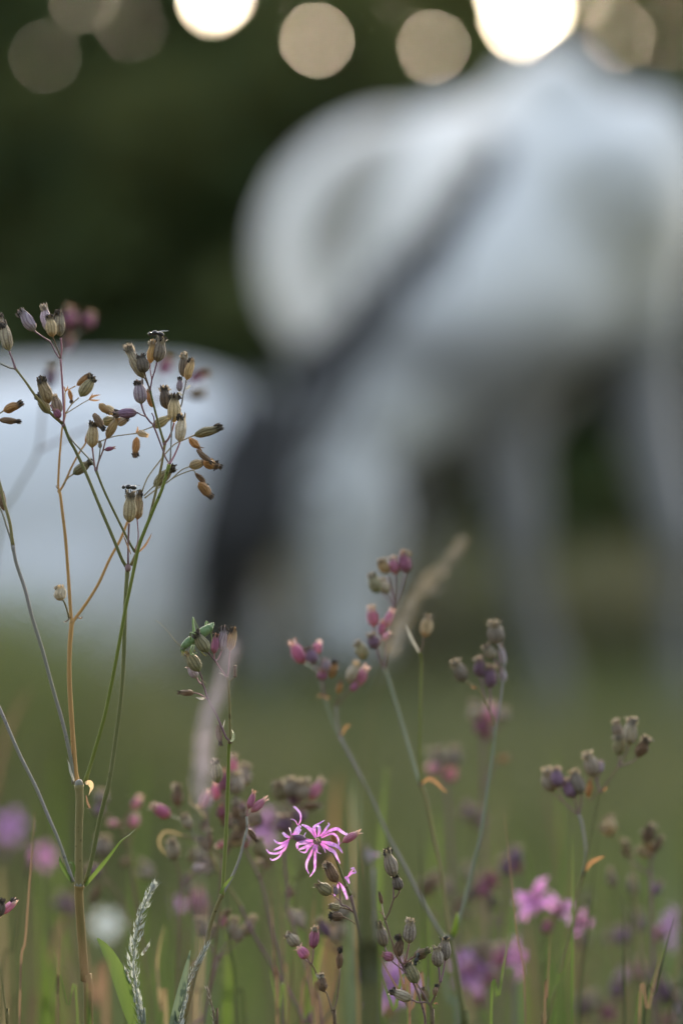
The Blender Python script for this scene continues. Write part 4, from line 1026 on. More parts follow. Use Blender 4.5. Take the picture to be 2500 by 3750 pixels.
# ---- taller plants just behind the plane of focus, right of centre
behind = plant('ragged_robin', 'tall plant in the middle with rosy pink capsules on three long stems', 'wildflower', F_ + .062, [
 ('green', 24, 20, 0, 0, [(1705, 3850), (1699, 3750), (1684, 3645), (1662, 3510), (1645, 3436)]),
 ('lilac', 14, 10, 0, 20, [(1640, 3434), (1615, 3420), (1553, 3312), (1479, 3169), (1419, 3059), (1373, 2950), (1311, 2825), (1258, 2725), (1244, 2701)]),
 ('lilac', 8, 8, 20, 20, [(1244, 2700), (1234, 2643), (1230, 2586)]), ('sage', 8, 7, 20, 24, [(1243, 2700), (1215, 2639), (1186, 2553), (1167, 2476), (1139, 2443), (1112, 2430)]),
 ('purple', 6, 6, 20, 20, [(1186, 2553), (1182, 2510), (1178, 2490)]), ('purple', 5, 5, 22, 22, [(1160, 2460), (1152, 2440), (1150, 2432)]),
 ('brown', 7, 6, 20, 18, [(1231, 2584), (1255, 2558), (1282, 2524), (1301, 2512)]), ('brown', 5, 5, 20, 18, [(1231, 2582), (1236, 2560), (1239, 2540)]),
 ('olive', 14, 12, 0, 6, [(1648, 3434), (1630, 3318), (1615, 3199), (1586, 3059), (1560, 2930), (1540, 2873)]),
 ('bright', 10, 9, 6, -10, [(1540, 2872), (1536, 2763), (1539, 2572), (1542, 2428), (1538, 2390)]),
 ('brown', 7, 6, -10, -10, [(1539, 2388), (1548, 2360), (1552, 2334)]),
 ('sage', 11, 10, 6, 14, [(1538, 2870), (1526, 2835), (1497, 2739), (1459, 2610), (1421, 2486), (1406, 2447)]),
 ('purple', 7, 6, 14, 14, [(1405, 2447), (1385, 2400), (1376, 2360), (1372, 2330), (1368, 2296)]), ('purple', 7, 6, 14, 14, [(1407, 2447), (1425, 2330), (1442, 2230), (1430, 2156), (1420, 2110)]),
 ('pink', 5, 5, 14, 14, [(1390, 2360), (1397, 2330), (1416, 2296)]), ('purple', 5, 5, 14, 14, [(1440, 2226), (1446, 2150), (1446, 2105)]), ('purple', 5, 5, 14, 14, [(1442, 2226), (1462, 2180), (1484, 2100)]), ('purple', 5, 5, 14, 14, [(1438, 2222), (1424, 2195), (1400, 2170)]),
 ('sage', 13, 10, 0, -12, [(1652, 3437), (1681, 3362), (1711, 3258), (1735, 3154), (1756, 3073), (1783, 2897), (1805, 2745), (1811, 2667)]),
 ('olive', 7, 6, -12, -12, [(1811, 2666), (1800, 2622), (1774, 2564), (1750, 2520), (1726, 2508), (1703, 2497)]), ('purple', 5, 5, -12, -12, [(1776, 2566), (1766, 2520), (1757, 2484)]), ('purple', 6, 5, -12, -12, [(1792, 2600), (1795, 2560), (1793, 2522)]),
 ('lilac', 8, 7, -12, -12, [(1812, 2666), (1823, 2624), (1838, 2515), (1844, 2430), (1832, 2380), (1822, 2358)]), ('purple', 5, 5, -12, -12, [(1840, 2490), (1826, 2440), (1808, 2414)]),
], [
 (1112, 2430, 1070, 2358, 44, 'pink', 0), (1148, 2434, 1134, 2376, 42, 'plum'), (1158, 2394, 1168, 2350, 32, 'rose', 0), (1196, 2464, 1191, 2414, 36, 'lilac', 0), (1177, 2492, 1182, 2454, 36, 'magenta', 0), (1213, 2484, 1226, 2424, 28, 'orange'),
 (1301, 2514, 1340, 2448, 40, 'rose', 0), (1277, 2502, 1299, 2430, 42, 'pale', 0), (1239, 2540, 1244, 2500, 22, 'orange', 0), (1283, 2530, 1312, 2500, 26, 'magenta', 0),
 (1552, 2334, 1567, 2262, 44, 'tan', 2), (1368, 2296, 1361, 2228, 40, 'rose', 2), (1416, 2296, 1438, 2238, 34, 'pink', 0), (1397, 2330, 1399, 2278, 30, 'magenta', 0), (1378, 2372, 1355, 2328, 40, 'plum', 2), (1340, 2410, 1308, 2358, 42, 'olive', 2), (1404, 2344, 1432, 2318, 28, 'rose', 0),
 (1416, 2100, 1396, 2056, 38, 'straw', 2), (1446, 2104, 1440, 2046, 36, 'rose', 2), (1484, 2099, 1482, 2028, 46, 'magenta', 2), (1383, 2172, 1362, 2110, 44, 'olive', 2), (1416, 2172, 1393, 2128, 42, 'grey', 2),
 (1820, 2360, 1808, 2286, 58, 'slate', 2), (1807, 2414, 1781, 2368, 42, 'grey', 2), (1702, 2498, 1666, 2431, 47, 'slate', 2), (1756, 2483, 1750, 2416, 40, 'plum', 2), (1792, 2522, 1795, 2446, 46, 'plum', 2), (1842, 2440, 1836, 2370, 26, 'lilac', 0), (1844, 2500, 1838, 2450, 24, 'lilac', 0),
], [('dry', 16, 4, -4, [(1545, 2868), (1569, 2852), (1593, 2862), (1618, 2886), (1638, 2904)], 1), ('sage' if False else 'grey', 12, -10, -8, [(1534, 2390), (1507, 2342), (1492, 2308), (1480, 2278)], .4), ('dry', 12, -12, -10, [(1745, 2520), (1728, 2516), (1718, 2500)], .5), ('dry', 10, 20, 20, [(1205, 2560), (1180, 2548), (1160, 2552)], .5), ('dry', 10, 18, 16, [(1250, 2690), (1268, 2660), (1285, 2654)], .5), ('lush', 24, 0, -6, [(1652, 3440), (1664, 3400), (1672, 3340)], .4)], 'ragged robin plants behind the focus', 71)

knobs(behind, F_ + .062, [(1645, 3436, 13, 0, 'lilac'), (1244, 2701, 7, 20, 'purple'), (1540, 2873, 9, 6, 'brown'), (1406, 2447, 7, 14, 'purple'), (1811, 2667, 7, -12, 'lilac')])
right = plant('ragged_robin', 'two-stemmed plant with grey purple capsules alone at the right', 'wildflower', F_ + .058, [
 ('olive', 10, 10, 10, 0, [(1985, 3850), (2001, 3750), (2052, 3561), (2098, 3357), (2128, 3226), (2134, 3204)]),
 ('green', 10, 8, 0, 0, [(2135, 3202), (2159, 3077), (2172, 3000), (2189, 2921), (2197, 2903)]),
 ('brown', 7, 6, 0, 0, [(2198, 2902), (2229, 2855), (2262, 2806)]), ('purple', 6, 6, 0, 0, [(2263, 2806), (2266, 2785), (2265, 2765)]), ('purple', 5, 5, 0, 0, [(2265, 2804), (2290, 2760), (2301, 2728)]), ('purple', 5, 5, 0, 0, [(2266, 2806), (2300, 2795), (2320, 2785), (2332, 2771)]),
 ('purple', 7, 6, 0, 0, [(2196, 2902), (2183, 2861), (2178, 2843)]), ('brown', 5, 5, 4, 4, [(2190, 2898), (2160, 2930), (2150, 2922)]), ('purple', 5, 5, 0, 0, [(2184, 2862), (2192, 2840), (2192, 2830)]),
 ('lilac', 10, 9, 0, 4, [(2133, 3202), (2144, 3128), (2130, 3020), (2117, 2982)]), ('purple', 6, 6, 4, 4, [(2117, 2980), (2108, 2945), (2101, 2922)]), ('purple', 6, 6, 4, 4, [(2118, 2980), (2126, 2940), (2126, 2910)]), ('purple', 6, 5, 4, 6, [(2114, 2982), (2065, 2942), (2040, 2918), (2024, 2898)]), ('purple', 5, 5, 4, 6, [(2062, 2940), (2048, 2905), (2044, 2883)]),
 ('purple', 5, 5, 0, 0, [(2265, 2765), (2266, 2730), (2265, 2698)]),
], [(2265, 2766, 2262, 2702, 44, 'olive', 2), (2265, 2700, 2256, 2645, 40, 'slate', 2), (2301, 2729, 2314, 2642, 46, 'grey', 2), (2332, 2772, 2362, 2708, 46, 'brown', 2), (2178, 2844, 2147, 2770, 52, 'slate', 2), (2192, 2832, 2200, 2788, 26, 'lilac', 0), (2150, 2922, 2163, 2860, 27, 'orange', 0),
    (2101, 2923, 2076, 2860, 56, 'plum', 2), (2126, 2911, 2106, 2830, 46, 'slate', 2), (2024, 2899, 2000, 2827, 58, 'slate', 2), (2044, 2884, 2038, 2818, 44, 'plum', 2)],
 [('dry', 18, 0, -4, [(2140, 3190), (2160, 3160), (2185, 3145), (2212, 3134)], .5), ('dry', 8, 0, 0, [(2200, 2900), (2212, 2890), (2222, 2884)], .4)], 'ragged robin plants behind the focus', 81)

# ---- the two-part thicket of capsules left of the flower
thick = plant('ragged_robin', 'bushy plant with pink, grey and brown capsules crowded behind the cricket stem', 'wildflower', F_ + .075, [
 ('purple', 12, 10, 0, 0, [(1140, 3850), (1116, 3750), (1060, 3635), (1009, 3558), (948, 3456), (907, 3380), (882, 3318)]),
 ('olive', 10, 9, 0, 0, [(882, 3317), (858, 3280), (809, 3209), (777, 3149), (755, 3102)]), ('purple', 8, 7, 0, 0, [(754, 3100), (760, 3051), (757, 2998), (748, 2955)]),
 ('brown', 7, 7, 0, 0, [(752, 3100), (728, 3082), (700, 3068), (668, 3061)]), ('purple', 5, 5, 0, 4, [(730, 3083), (712, 3060), (697, 3036)]), ('sage', 6, 6, 0, 0, [(712, 3062), (690, 3010), (660, 3002), (624, 2988)]), ('brown', 5, 5, 0, 0, [(672, 3006), (662, 2980), (654, 2954)]),
 ('purple', 10, 8, 0, 0, [(1040, 3860), (1035, 3558), (999, 3420), (984, 3349), (966, 3268), (952, 3221)]), ('purple', 9, 8, 0, 0, [(952, 3219), (921, 3156), (896, 3107), (868, 3058), (844, 3016), (816, 2928), (800, 2868)]),
 ('brown', 6, 6, 0, 0, [(953, 3219), (970, 3166), (966, 3140)]), ('purple', 5, 5, 0, -10, [(845, 3018), (858, 2990), (862, 2916)]), ('purple', 5, 5, 0, 4, [(868, 3058), (874, 3030), (872, 3018)]), ('purple', 6, 5, 0, 4, [(896, 3107), (930, 3060), (935, 3030)]), ('purple', 5, 5, 0, 0, [(820, 2936), (800, 2932), (781, 2930)]), ('pink', 5, 5, 0, 0, [(816, 2930), (840, 2870), (853, 2838)]),
 ('pink', 5, 5, 0, 0, [(862, 3050), (840, 3075), (826, 3085)]), ('brown', 6, 6, 0, 4, [(790, 3160), (740, 3180), (700, 3220), (680, 3240)]), ('brown', 6, 6, 4, 4, [(660, 3235), (655, 3190), (642, 3152)]), ('brown', 8, 7, 4, 4, [(640, 3860), (655, 3420), (664, 3280), (660, 3235)]),
], [
 (624, 2989, 564, 2955, 43, 'pink', 2), (654, 2955, 643, 2882, 42, 'brown', 2), (697, 3038, 680, 2988, 38, 'grey', 2), (798, 2868, 788, 2792, 42, 'olive', 2, -50), (853, 2838, 855, 2770, 31, 'rose', 2), (866, 2912, 862, 2836, 52, 'slate', 2), (896, 2880, 896, 2808, 50, 'slate', 2, 20), (816, 2898, 820, 2826, 38, 'magenta', 0),
 (786, 2930, 790, 2866, 38, 'pink', 0, 10), (781, 2931, 740, 2939, 36, 'lilac', 0), (808, 3000, 810, 2950, 30, 'magenta', 0), (872, 3048, 864, 2984, 58, 'slate', 2), (933, 3030, 938, 2966, 58, 'slate', 2, 10), (641, 3154, 628, 3082, 50, 'grey', 2), (702, 3181, 752, 3180, 31, 'lilac', 0, 10), (700, 3160, 706, 3118, 34, 'olive', 0, 20), (962, 3144, 944, 3078, 48, 'olive', 2),
 (752, 3050, 744, 3010, 30, 'brown', 0), (740, 2960, 754, 2900, 26, 'rose', 0), (826, 3086, 796, 3100, 24, 'rose', 0), (910, 3094, 880, 3088, 18, 'pink', 0), (832, 3030, 822, 2990, 36, 'brown', 0), (880, 2990, 890, 2940, 36, 'plum', 0), (815, 3400, 824, 3350, 24, 'magenta', 0, 20), (845, 3330, 822, 3350, 22, 'brown', 0)],
 [('straw', 10, 0, 4, [(668, 3060), (640, 3050), (610, 3046), (590, 3062), (585, 3092), (600, 3120), (622, 3138)], 1.2), ('straw', 9, 0, 0, [(756, 2998), (725, 2960), (700, 2940), (690, 2900), (696, 2880)], 1.5), ('tan', 10, 0, 0, [(748, 2940), (730, 2950), (722, 2955)], 1)], 'ragged robin plants behind the focus', 91)
upper = plant('ragged_robin', 'plant with grey and plum capsules and one pink tip directly behind the pink flower', 'wildflower', F_ + .085, [
 ('purple', 12, 9, 0, 0, [(1180, 3860), (1140, 3620), (1091, 3454), (1078, 3406), (1053, 3326), (1056, 3278), (1045, 3200), (1037, 3119)]),
 ('purple', 8, 7, 0, 0, [(1037, 3118), (1060, 3030), (1075, 2980), (1078, 2950)]), ('purple', 6, 6, 0, 0, [(1037, 3116), (1036, 3060), (1040, 3046)]), ('purple', 6, 6, 0, 0, [(1074, 2990), (1055, 2960), (1034, 2930)]), ('purple', 6, 6, 0, 0, [(1076, 2985), (1098, 2960), (1105, 2930)]), ('brown', 5, 5, 0, 0, [(1098, 2962), (1120, 2945), (1135, 2928)]), ('brown', 5, 5, 0, 0, [(1080, 3010), (1095, 2975), (1116, 2953)]),
], [(1034, 2932, 1018, 2870, 58, 'olive', 2), (1062, 2920, 1064, 2856, 44, 'slate', 2), (1078, 2952, 1076, 2890, 44, 'plum', 2), (1106, 2932, 1108, 2862, 58, 'slate', 2), (1135, 2929, 1173, 2862, 40, 'rose', 2), (1115, 2954, 1168, 2952, 32, 'brown', 2), (1042, 3050, 1040, 2990, 62, 'plum', 2), (1100, 3010, 1098, 2968, 44, 'plum', 0), (1062, 3290, 1054, 3250, 34, 'brown', 0)],
 [], 'ragged robin plants behind the focus', 101)

# ================================================================== INSECTS
def cp(x, y, dd=0): return at(560 + x / 3.92, 2200 + y / 3.92, F_ + dd / 1000)
def ins_mat(name, a, b, rough=.4, trans=.1, scale=900):
    m, t, out = nodes(name)
    surface(t, out, mixc(t, ramp(t, noise(t, scale, 3), .35, .7), a, b), rough, trans, noise(t, scale * 2, 2), bd=.0001)
    return m
CRG = ins_mat('cricket_green', (.12, .19, .075), (.20, .27, .13), .45, .25)
CRP = ins_mat('cricket_pale_green', (.30, .38, .18), (.24, .34, .12), .45, .25)
CRY = ins_mat('cricket_yellow', (.55, .46, .12), (.45, .34, .10), .5, .2)
FLB = ins_mat('fly_black', (.018, .017, .018), (.05, .045, .04), .35, 0)
m, t, out = nodes('fly_wing')
tb = t.nodes.new("ShaderNodeBsdfTransparent"); gl = t.nodes.new("ShaderNodeBsdfPrincipled")
gl.inputs['Base Color'].default_value = (.45, .42, .38, 1); gl.inputs['Roughness'].default_value = .25
mm = t.nodes.new("ShaderNodeMixShader"); mm.inputs[0].default_value = .4
t.links.new(tb.outputs[0], mm.inputs[1]); t.links.new(gl.outputs[0], mm.inputs[2]); t.links.new(mm.outputs[0], out.inputs[0])
WING = m
def rel(V, root): return [Vector(v) - root.location for v in V]
c0 = cp(600, 560)
cr = empty('bush_cricket', c0, 'green bush cricket with raised hind legs clinging to dark seed capsules', 'cricket')
def ptube(pts, wids, seg=10, sub=4, V=None, F=None):
    C = spline([p for p in pts], sub); m = len(C); W = []
    for i in range(m):
        f = i / (m - 1) * (len(wids) - 1); a = int(f); b = min(a + 1, len(wids) - 1); W.append(wids[a] + (wids[b] - wids[a]) * (f - a))
    return tube(C, W, seg, V, F)
def cw(v): return px(v / 3.92, F_) / 2
def ringed(pts, wids, seg, rings):
    """body with segment creases"""
    C = spline(pts, 8); m = len(C); W = []
    for i in range(m):
        f = i / (m - 1) * (len(wids) - 1); a = int(f); b = min(a + 1, len(wids) - 1)
        u = f - a; u = u * u * (3 - 2 * u)
        W.append((wids[a] + (wids[b] - wids[a]) * u) * (1 - .05 * (abs((i / (m - 1) * rings) % 1 - .5) > .38)))
    return tube(C, W, seg)
V, F = ringed([cp(575, 585), cp(640, 530, 0), cp(720, 455, 1), cp(800, 400, 2), cp(850, 345, 3), cp(874, 308, 3)], [cw(90), cw(118), cw(150), cw(132), cw(74), cw(10)], 16, 7)
link('abdomen', mesh('abdomen', rel(V, cr), F), CRG, cr)
V, F = ringed([cp(425, 680, -1), cp(470, 632, -1), cp(530, 582, 0), cp(600, 560, 0)], [cw(80), cw(112), cw(134), cw(110)], 16, 3)
link('pronotum', mesh('pronotum', rel(V, cr), F), CRG, cr)
V, F = ptube([cp(452, 640, -1), cp(432, 680, -1), cp(428, 725, -1), cp(440, 760, -1)], [cw(70), cw(78), cw(60), cw(24)], 14)
hdo = link('head', mesh('head', rel(V, cr), F), CRG, cr)
ball('eye', cp(425, 690, -5), cw(26), FLB, cr)
for dd, P, W in ((-4, [(610, 560), (596, 470), (580, 330), (573, 236)], [44, 56, 34, 16]), (6, [(790, 470), (772, 380), (762, 320), (774, 296)], [40, 46, 30, 18])):
    V, F = ptube([cp(x, y, dd) for x, y in P], [cw(v) for v in W], 10)
    fm = link('hind_leg', mesh('hind_leg', rel(V, cr), F), CRP, cr)
    sh = [(573, 236), (600, 290), (640, 370), (668, 432)] if dd < 0 else [(774, 296), (800, 330), (838, 480), (850, 610)]
    V, F = ptube([cp(x, y, dd + (i * 1.0 if dd < 0 else 0)) for i, (x, y) in enumerate(sh)], [cw(16), cw(12), cw(11), cw(9)], 7)
    link('shin', mesh('shin', [v - cr.location for v in V], F), CRP, fm)
for mt, W, P in ((CRP, [26, 24, 16, 12], [(560, 640, -4), (548, 700, -6), (545, 770, -6), (600, 775, -7)]), (CRP, [22, 18, 14, 12], [(590, 640, -3), (575, 720, -5), (560, 760, -5), (640, 750, -6)]),
                 (CRP, [20, 18, 14, 10], [(545, 560, -6), (540, 470, -8), (565, 460, -9), (615, 480, -10)]), (CRG, [22, 18, 14, 10], [(600, 620, 2), (640, 660, 2), (690, 740, 0), (745, 775, 0)])):
    V, F = ptube([cp(*q) for q in P], [cw(v) for v in W], 8)
    link('leg', mesh('leg', rel(V, cr), F), mt, cr)
V, F = [], []
for P in ([(425, 720), (420, 760), (414, 790)], [(440, 740), (445, 770), (430, 785)], [(455, 735), (480, 760), (470, 750)], [(590, 710), (605, 718), (600, 735)], [(700, 730), (730, 770), (770, 795)]):
    ptube([cp(x, y, -4) for x, y in P], [cw(12), cw(9), cw(7)], 6, 4, V, F)
link('mouthparts', mesh('mouthparts', rel(V, cr), F), CRY, cr)
for P in ([(405, 664), (300, 552), (225, 450), (150, 370), (95, 315), (32, 282)], [(440, 745), (455, 840), (500, 920), (560, 1005), (620, 1062), (700, 1140), (795, 1212)]):
    V, F = ptube([cp(x, y, -2 - i) for i, (x, y) in enumerate(P)], [cw(9), cw(7), cw(6), cw(6)], 5)
    link('antenna', mesh('antenna', rel(V, cr), F), STM['tan'], cr)

def fly(label, pts, wing, legs, f, sc=1.0, dd=0):
    """pts: head, thorax, abdomen tip in photograph pixels."""
    P = [at(x, y, F_ + dd / 1000) for x, y in pts]
    root = empty('fly', P[1], label, 'fly', 'flies on the seed capsules')
    q = lambda v: px(v * sc, F_) / 2
    ax = (P[2] - P[1])
    V, F = ptube([P[1].lerp(P[2], .25), P[1].lerp(P[2], .5), P[1].lerp(P[2], .8), P[2]], [q(9), q(14), q(12), q(3)], 12); link('abdomen', mesh('abdomen', rel(V, root), F), FLB, root)
    V, F = ptube([P[1].lerp(P[0], .62), P[1].lerp(P[0], .3), P[1], P[1].lerp(P[2], .28)], [q(8), q(14), q(15), q(10)], 12); link('thorax', mesh('thorax', rel(V, root), F), FLB, root)
    hd_ = ball('head', P[0], q(11), FLB, root, (1, 1.1, 1.05))
    for s in (-1, 1):
        C = [at(x, y, F_ + (dd + s * (1.0 + 1.2 * i)) / 1000) for i, (x, y) in enumerate(wing)]
        Cs = spline(C, 5); V, F = ribbon(Cs, [px(7 * sc, F_) * math.sin(math.pi * (.15 + .75 * i / (len(Cs) - 1))) for i in range(len(Cs))], (s * .15, .75 * s, 1), None, None, .1)
        link('wing', mesh('wing', rel(V, root), F), WING, root)
    for i, L in enumerate(legs):
        C = [at(x, y, F_ + (dd + (-1.5 if i % 2 else 1.5)) / 1000) for x, y in L]
        V, F = ptube(C, [q(3), q(2.4), q(1.8)], 5); link('leg', mesh('leg', rel(V, root), F), FLB, root)
    return root
fly('black fly with wings swept back on the topmost capsule of the tall plant', [(549, 1223), (569, 1219), (601, 1227)], [(572, 1216), (592, 1213), (617, 1211)], [[(562, 1226), (555, 1238), (552, 1250)], [(568, 1228), (566, 1240), (563, 1248)], [(576, 1228), (580, 1240), (578, 1246)], [(584, 1230), (594, 1238), (600, 1244)]], 0, 1.3)
fly('dark fly perched on the pair of cream capsules at the fork of the tall plant', [(453, 1784), (473, 1783), (501, 1788)], [(476, 1780), (494, 1777), (514, 1778)], [[(462, 1790), (460, 1802), (466, 1815)], [(470, 1792), (473, 1803), (473, 1813)], [(478, 1792), (480, 1803), (476, 1814)], [(458, 1790), (462, 1798), (458, 1810)]], 1, 1.2)
fly('greyish fly head down on the opened capsule of the low plant', [(1520, 3530), (1524, 3515), (1533, 3488)], [(1526, 3508), (1527, 3485), (1536, 3466)], [[(1526, 3520), (1536, 3524), (1534, 3530)], [(1522, 3518), (1516, 3524), (1514, 3516)], [(1528, 3512), (1540, 3514), (1544, 3520)]], 2, 1.15, -6)

# ================================================================== GRASSES WITH SEED HEADS
SPK = {k: leaf_mat('spikelet_' + k, a, b, .25, 300) for k, a, b in (('sage', (.34, .40, .35), (.42, .38, .42)), ('lilac', (.46, .40, .48), (.40, .40, .38)), ('tan', (.26, .23, .18), (.32, .30, .25)))}
def spikelet_mesh():
    V = []; F = []
    for s in (-1, 1):
        C = spline([Vector((s * .01, 0, 0)), Vector((s * .10, 0, .30)), Vector((s * .09, 0, .65)), Vector((s * .04, 0, 1.0))], 3)
        W = [.04, .16, .24, .26, .22, .17, .11, .06, .03, .015]
        ribbon(C, W[:len(C)], (s, .15, .1), V, F, .55)
    tube([Vector((.04, 0, .9)), Vector((.05, .02, 1.15)), Vector((.09, .02, 1.42))], [.018, .013, .006], 4, V, F)
    me = mesh('spikelet', V, F); me.materials.append(SPK['sage']); return me
SPKM = spikelet_mesh()
def seed_head(name, label, D, stem, axis, n, wid, slen, mat, stm, stw, seed, blades=(), side=()):
    rd = random.Random(seed)
    p0 = at(stem[0][0], stem[0][1], D)
    root = empty(name, (p0.x, p0.y, 0), label, 'grass', 'grasses with seed heads')
    add_stem(root, D, (stm, stw, stw * .6, 0, 0, stem + axis[1:] if stem[-1] == axis[0] else stem + axis), rd, True)
    A = spline([at(x, y, D) for x, y in axis], 10); m = len(A)
    for k in range(n):
        f = (k + rd.random() * .6) / n; c = A[min(m - 1, int(f * (m - 1)))]
        t = (A[min(m - 1, int(f * (m - 1)) + 1)] - A[max(0, int(f * (m - 1)) - 1)]).normalized()
        a = k * 2.4 + rd.uniform(-.5, .5)
        ww = px(wid, D) / 2 * (math.sin(math.pi * min(1, .16 + .80 * f)) ** .7)
        o1 = t.orthogonal().normalized(); o2 = t.cross(o1)
        rdv = o1 * math.cos(a) + o2 * math.sin(a)
        L = px(slen, D) * rd.uniform(.8, 1.2) * (1 - .3 * f)
        B = c + rdv * ww * rd.uniform(.1, .75); dr = (t * 1.0 + rdv * rd.uniform(.15, .5)).normalized()
        o = link('spikelet', SPKM, SPK[mat], root); o.rotation_mode = 'QUATERNION'
        o.rotation_quaternion = dr.to_track_quat('Z', 'Y') @ Quaternion((0, 0, 1), rd.uniform(0, 6.28))
        o.location = local(root, B); o.scale = (L, L, L)
    for (x, y, tx, ty) in side:
        for q in range(5):
            B = at(x, y, D).lerp(at(tx, ty, D), q / 6); dr = (at(tx, ty, D) - at(x, y, D)).normalized() + Vector((rd.uniform(-.3, .3), rd.uniform(-.3, .3), .2)); L = px(slen * .8, D)
            o = link('spikelet', SPKM, SPK['tan' if q % 2 else mat], root); o.rotation_mode = 'QUATERNION'; o.rotation_quaternion = dr.to_track_quat('Z', 'Y'); o.location = local(root, B); o.scale = (L, L, L)
    for b in blades: add_leaf(root, D, b)
    return root
seed_head('soft_grass', 'pale sage feathery grass head with a broad green blade, low at left', FOC + .004, [(532, 3850), (520, 3750)], [(520, 3750), (505, 3660), (490, 3550), (496, 3450), (515, 3350), (545, 3280), (568, 3238)], 110, 50, 34, 'sage', 'sage', 9, 201,
          [('green', 62, 0, -4, [(500, 3780), (478, 3707), (452, 3627), (420, 3545), (385, 3478), (356, 3436)], .5)], [(520, 3500, 552, 3456), (478, 3600, 456, 3540)])
seed_head('soft_grass', 'narrow lilac tinged grass head leaning against the cricket plant stem', FOC + .002, [(640, 3850), (650, 3770)], [(650, 3770), (668, 3705), (680, 3630), (700, 3570), (735, 3510), (762, 3458)], 46, 34, 34, 'sage', 'sage', 8, 211,
          [('blue', 34, 2, -6, [(610, 3850), (640, 3720), (672, 3590), (697, 3480)], .4)])
seed_head('soft_grass', 'small tan grass spike tip at the bottom edge', FOC + .004, [(798, 3850), (790, 3760)], [(790, 3760), (780, 3700), (768, 3650), (757, 3616)], 20, 12, 22, 'tan', 'brown', 8, 221)
seed_head('soft_grass', 'blurred tan grass head leaning right in front of the horse legs', .735, [(1352, 3900), (1338, 3300), (1326, 2950), (1335, 2740), (1370, 2560), (1421, 2404)], [(1421, 2404), (1450, 2310), (1485, 2240), (1560, 2140), (1640, 2050), (1692, 1985)], 64, 48, 56, 'tan', 'olive', 8, 231, [], [(1560, 2180, 1605, 2160)])
seed_head('soft_grass', 'blurred whitish lilac grass head passing in front of the cricket plant', .71, [(735, 3900), (733, 3200), (735, 2960)], [(735, 2960), (742, 2820), (750, 2700), (772, 2600), (815, 2480), (856, 2362)], 62, 36, 62, 'lilac', 'lilac', 12, 241)
def blade(label, D, pts, wd, mat, seed, tw=.5):
    p0 = at(pts[0][0], pts[0][1], D)
    root = empty('grass_blade', (p0.x, p0.y, 0), label, 'grass blade', 'single grass blades')
    d01 = at(pts[0][0], pts[0][1], D) - at(pts[1][0], pts[1][1], D)
    g = Vector((p0.x + max(-.03, min(.03, d01.x * .5)), p0.y, 0))
    P = [g] + [at(x, y, D) for x, y in pts]; C = spline(P, 6); m = len(C)
    W = [px(wd, D) * (1 if i < m * .5 else max(.04, 1 - ((i - m * .5) / (m * .5)) ** 1.5)) for i in range(m)]
    V, F = ribbon(C, W, (.2, -1, .1), None, None, .35, tw)
    link('leaf', mesh('leaf', rel(V, root), F), LFM[mat], root)
    return root
blade('dark blurred grass blade close to the lens beside the middle flower', .74, [(1352, 3850), (1340, 3600), (1332, 3300), (1325, 3060)], 90, 'dark', 1, .2)
blade('grey pink blurred blade leaning at the bottom beside the thick stem', .76, [(390, 3900), (350, 3690), (318, 3550), (300, 3420)], 22, 'brown', 2)
blade('yellow green blurred blade with a bright edge at lower left', 1.08, [(180, 3900), (176, 3700), (172, 3560), (165, 3430)], 32, 'lush', 3)
blade('orange blurred blade behind the pink flower', 1.16, [(1200, 3900), (1215, 3300), (1222, 2980), (1240, 2830)], 26, 'dry', 4)
blade('brown blurred stalk leaning left behind the thick stem', 1.13, [(110, 3900), (150, 3640), (205, 3440), (268, 3283), (330, 3130)], 24, 'brown', 5)
blade('faint brown blurred stalk at the left edge halfway down', 1.18, [(-60, 3300), (-20, 2900), (40, 2650), (110, 2520)], 20, 'brown', 6)
blade('thin olive blade between the tall plants at the lower right', FOC + .03, [(1500, 3850), (1440, 3700), (1400, 3590), (1374, 3496)], 12, 'green', 7)
blade('olive dry stem crossing low behind the dark capsules', FOC + .015, [(1500, 3850), (1479, 3645), (1462, 3555), (1456, 3500)], 11, 'brown', 8)
blade('second thin olive stem leaning left low behind the dark capsules', FOC + .02, [(1560, 3850), (1500, 3700), (1430, 3580), (1363, 3464)], 11, 'brown', 9)
blade('bright green blurred blade below the cricket plant', 1.06, [(830, 3900), (836, 3650), (838, 3480), (842, 3350)], 24, 'lush', 10)
blade('tall ochre blurred stalk below the right pink flowers', 1.14, [(1960, 3900), (1945, 3600), (1925, 3420), (1915, 3300)], 30, 'dry' if False else 'brown', 11)
blade('blue green blurred blade right of the middle flower', 1.12, [(1290, 3900), (1295, 3400), (1300, 3000), (1290, 2850)], 30, 'blue', 12)
blade('light green blurred blade between the middle stems', 1.2, [(1560, 3900), (1570, 3500), (1590, 3150), (1600, 2960)], 34, 'lush', 13)
blade('pale olive stalk with a brown joint low at left of the cricket plant', FOC + .075, [(610, 3900), (590, 3700), (575, 3530), (600, 3390)], 14, 'straw', 14)
rdb = random.Random(77)
MARKS = [(60, 'left edge'), (300, 'thick stem'), (540, 'feathery grass head'), (800, 'cricket stem'), (1160, 'sharp pink flower'), (1480, 'low dark capsules'), (1760, 'right middle stem'), (2050, 'row of pink flowers'), (2440, 'bottom right capsules')]
HUES = {'green': 'dark green', 'lush': 'yellow green', 'blue': 'blue green', 'brown': 'brown', 'straw': 'straw coloured'}
seen = set(); made = 0; tries = 0
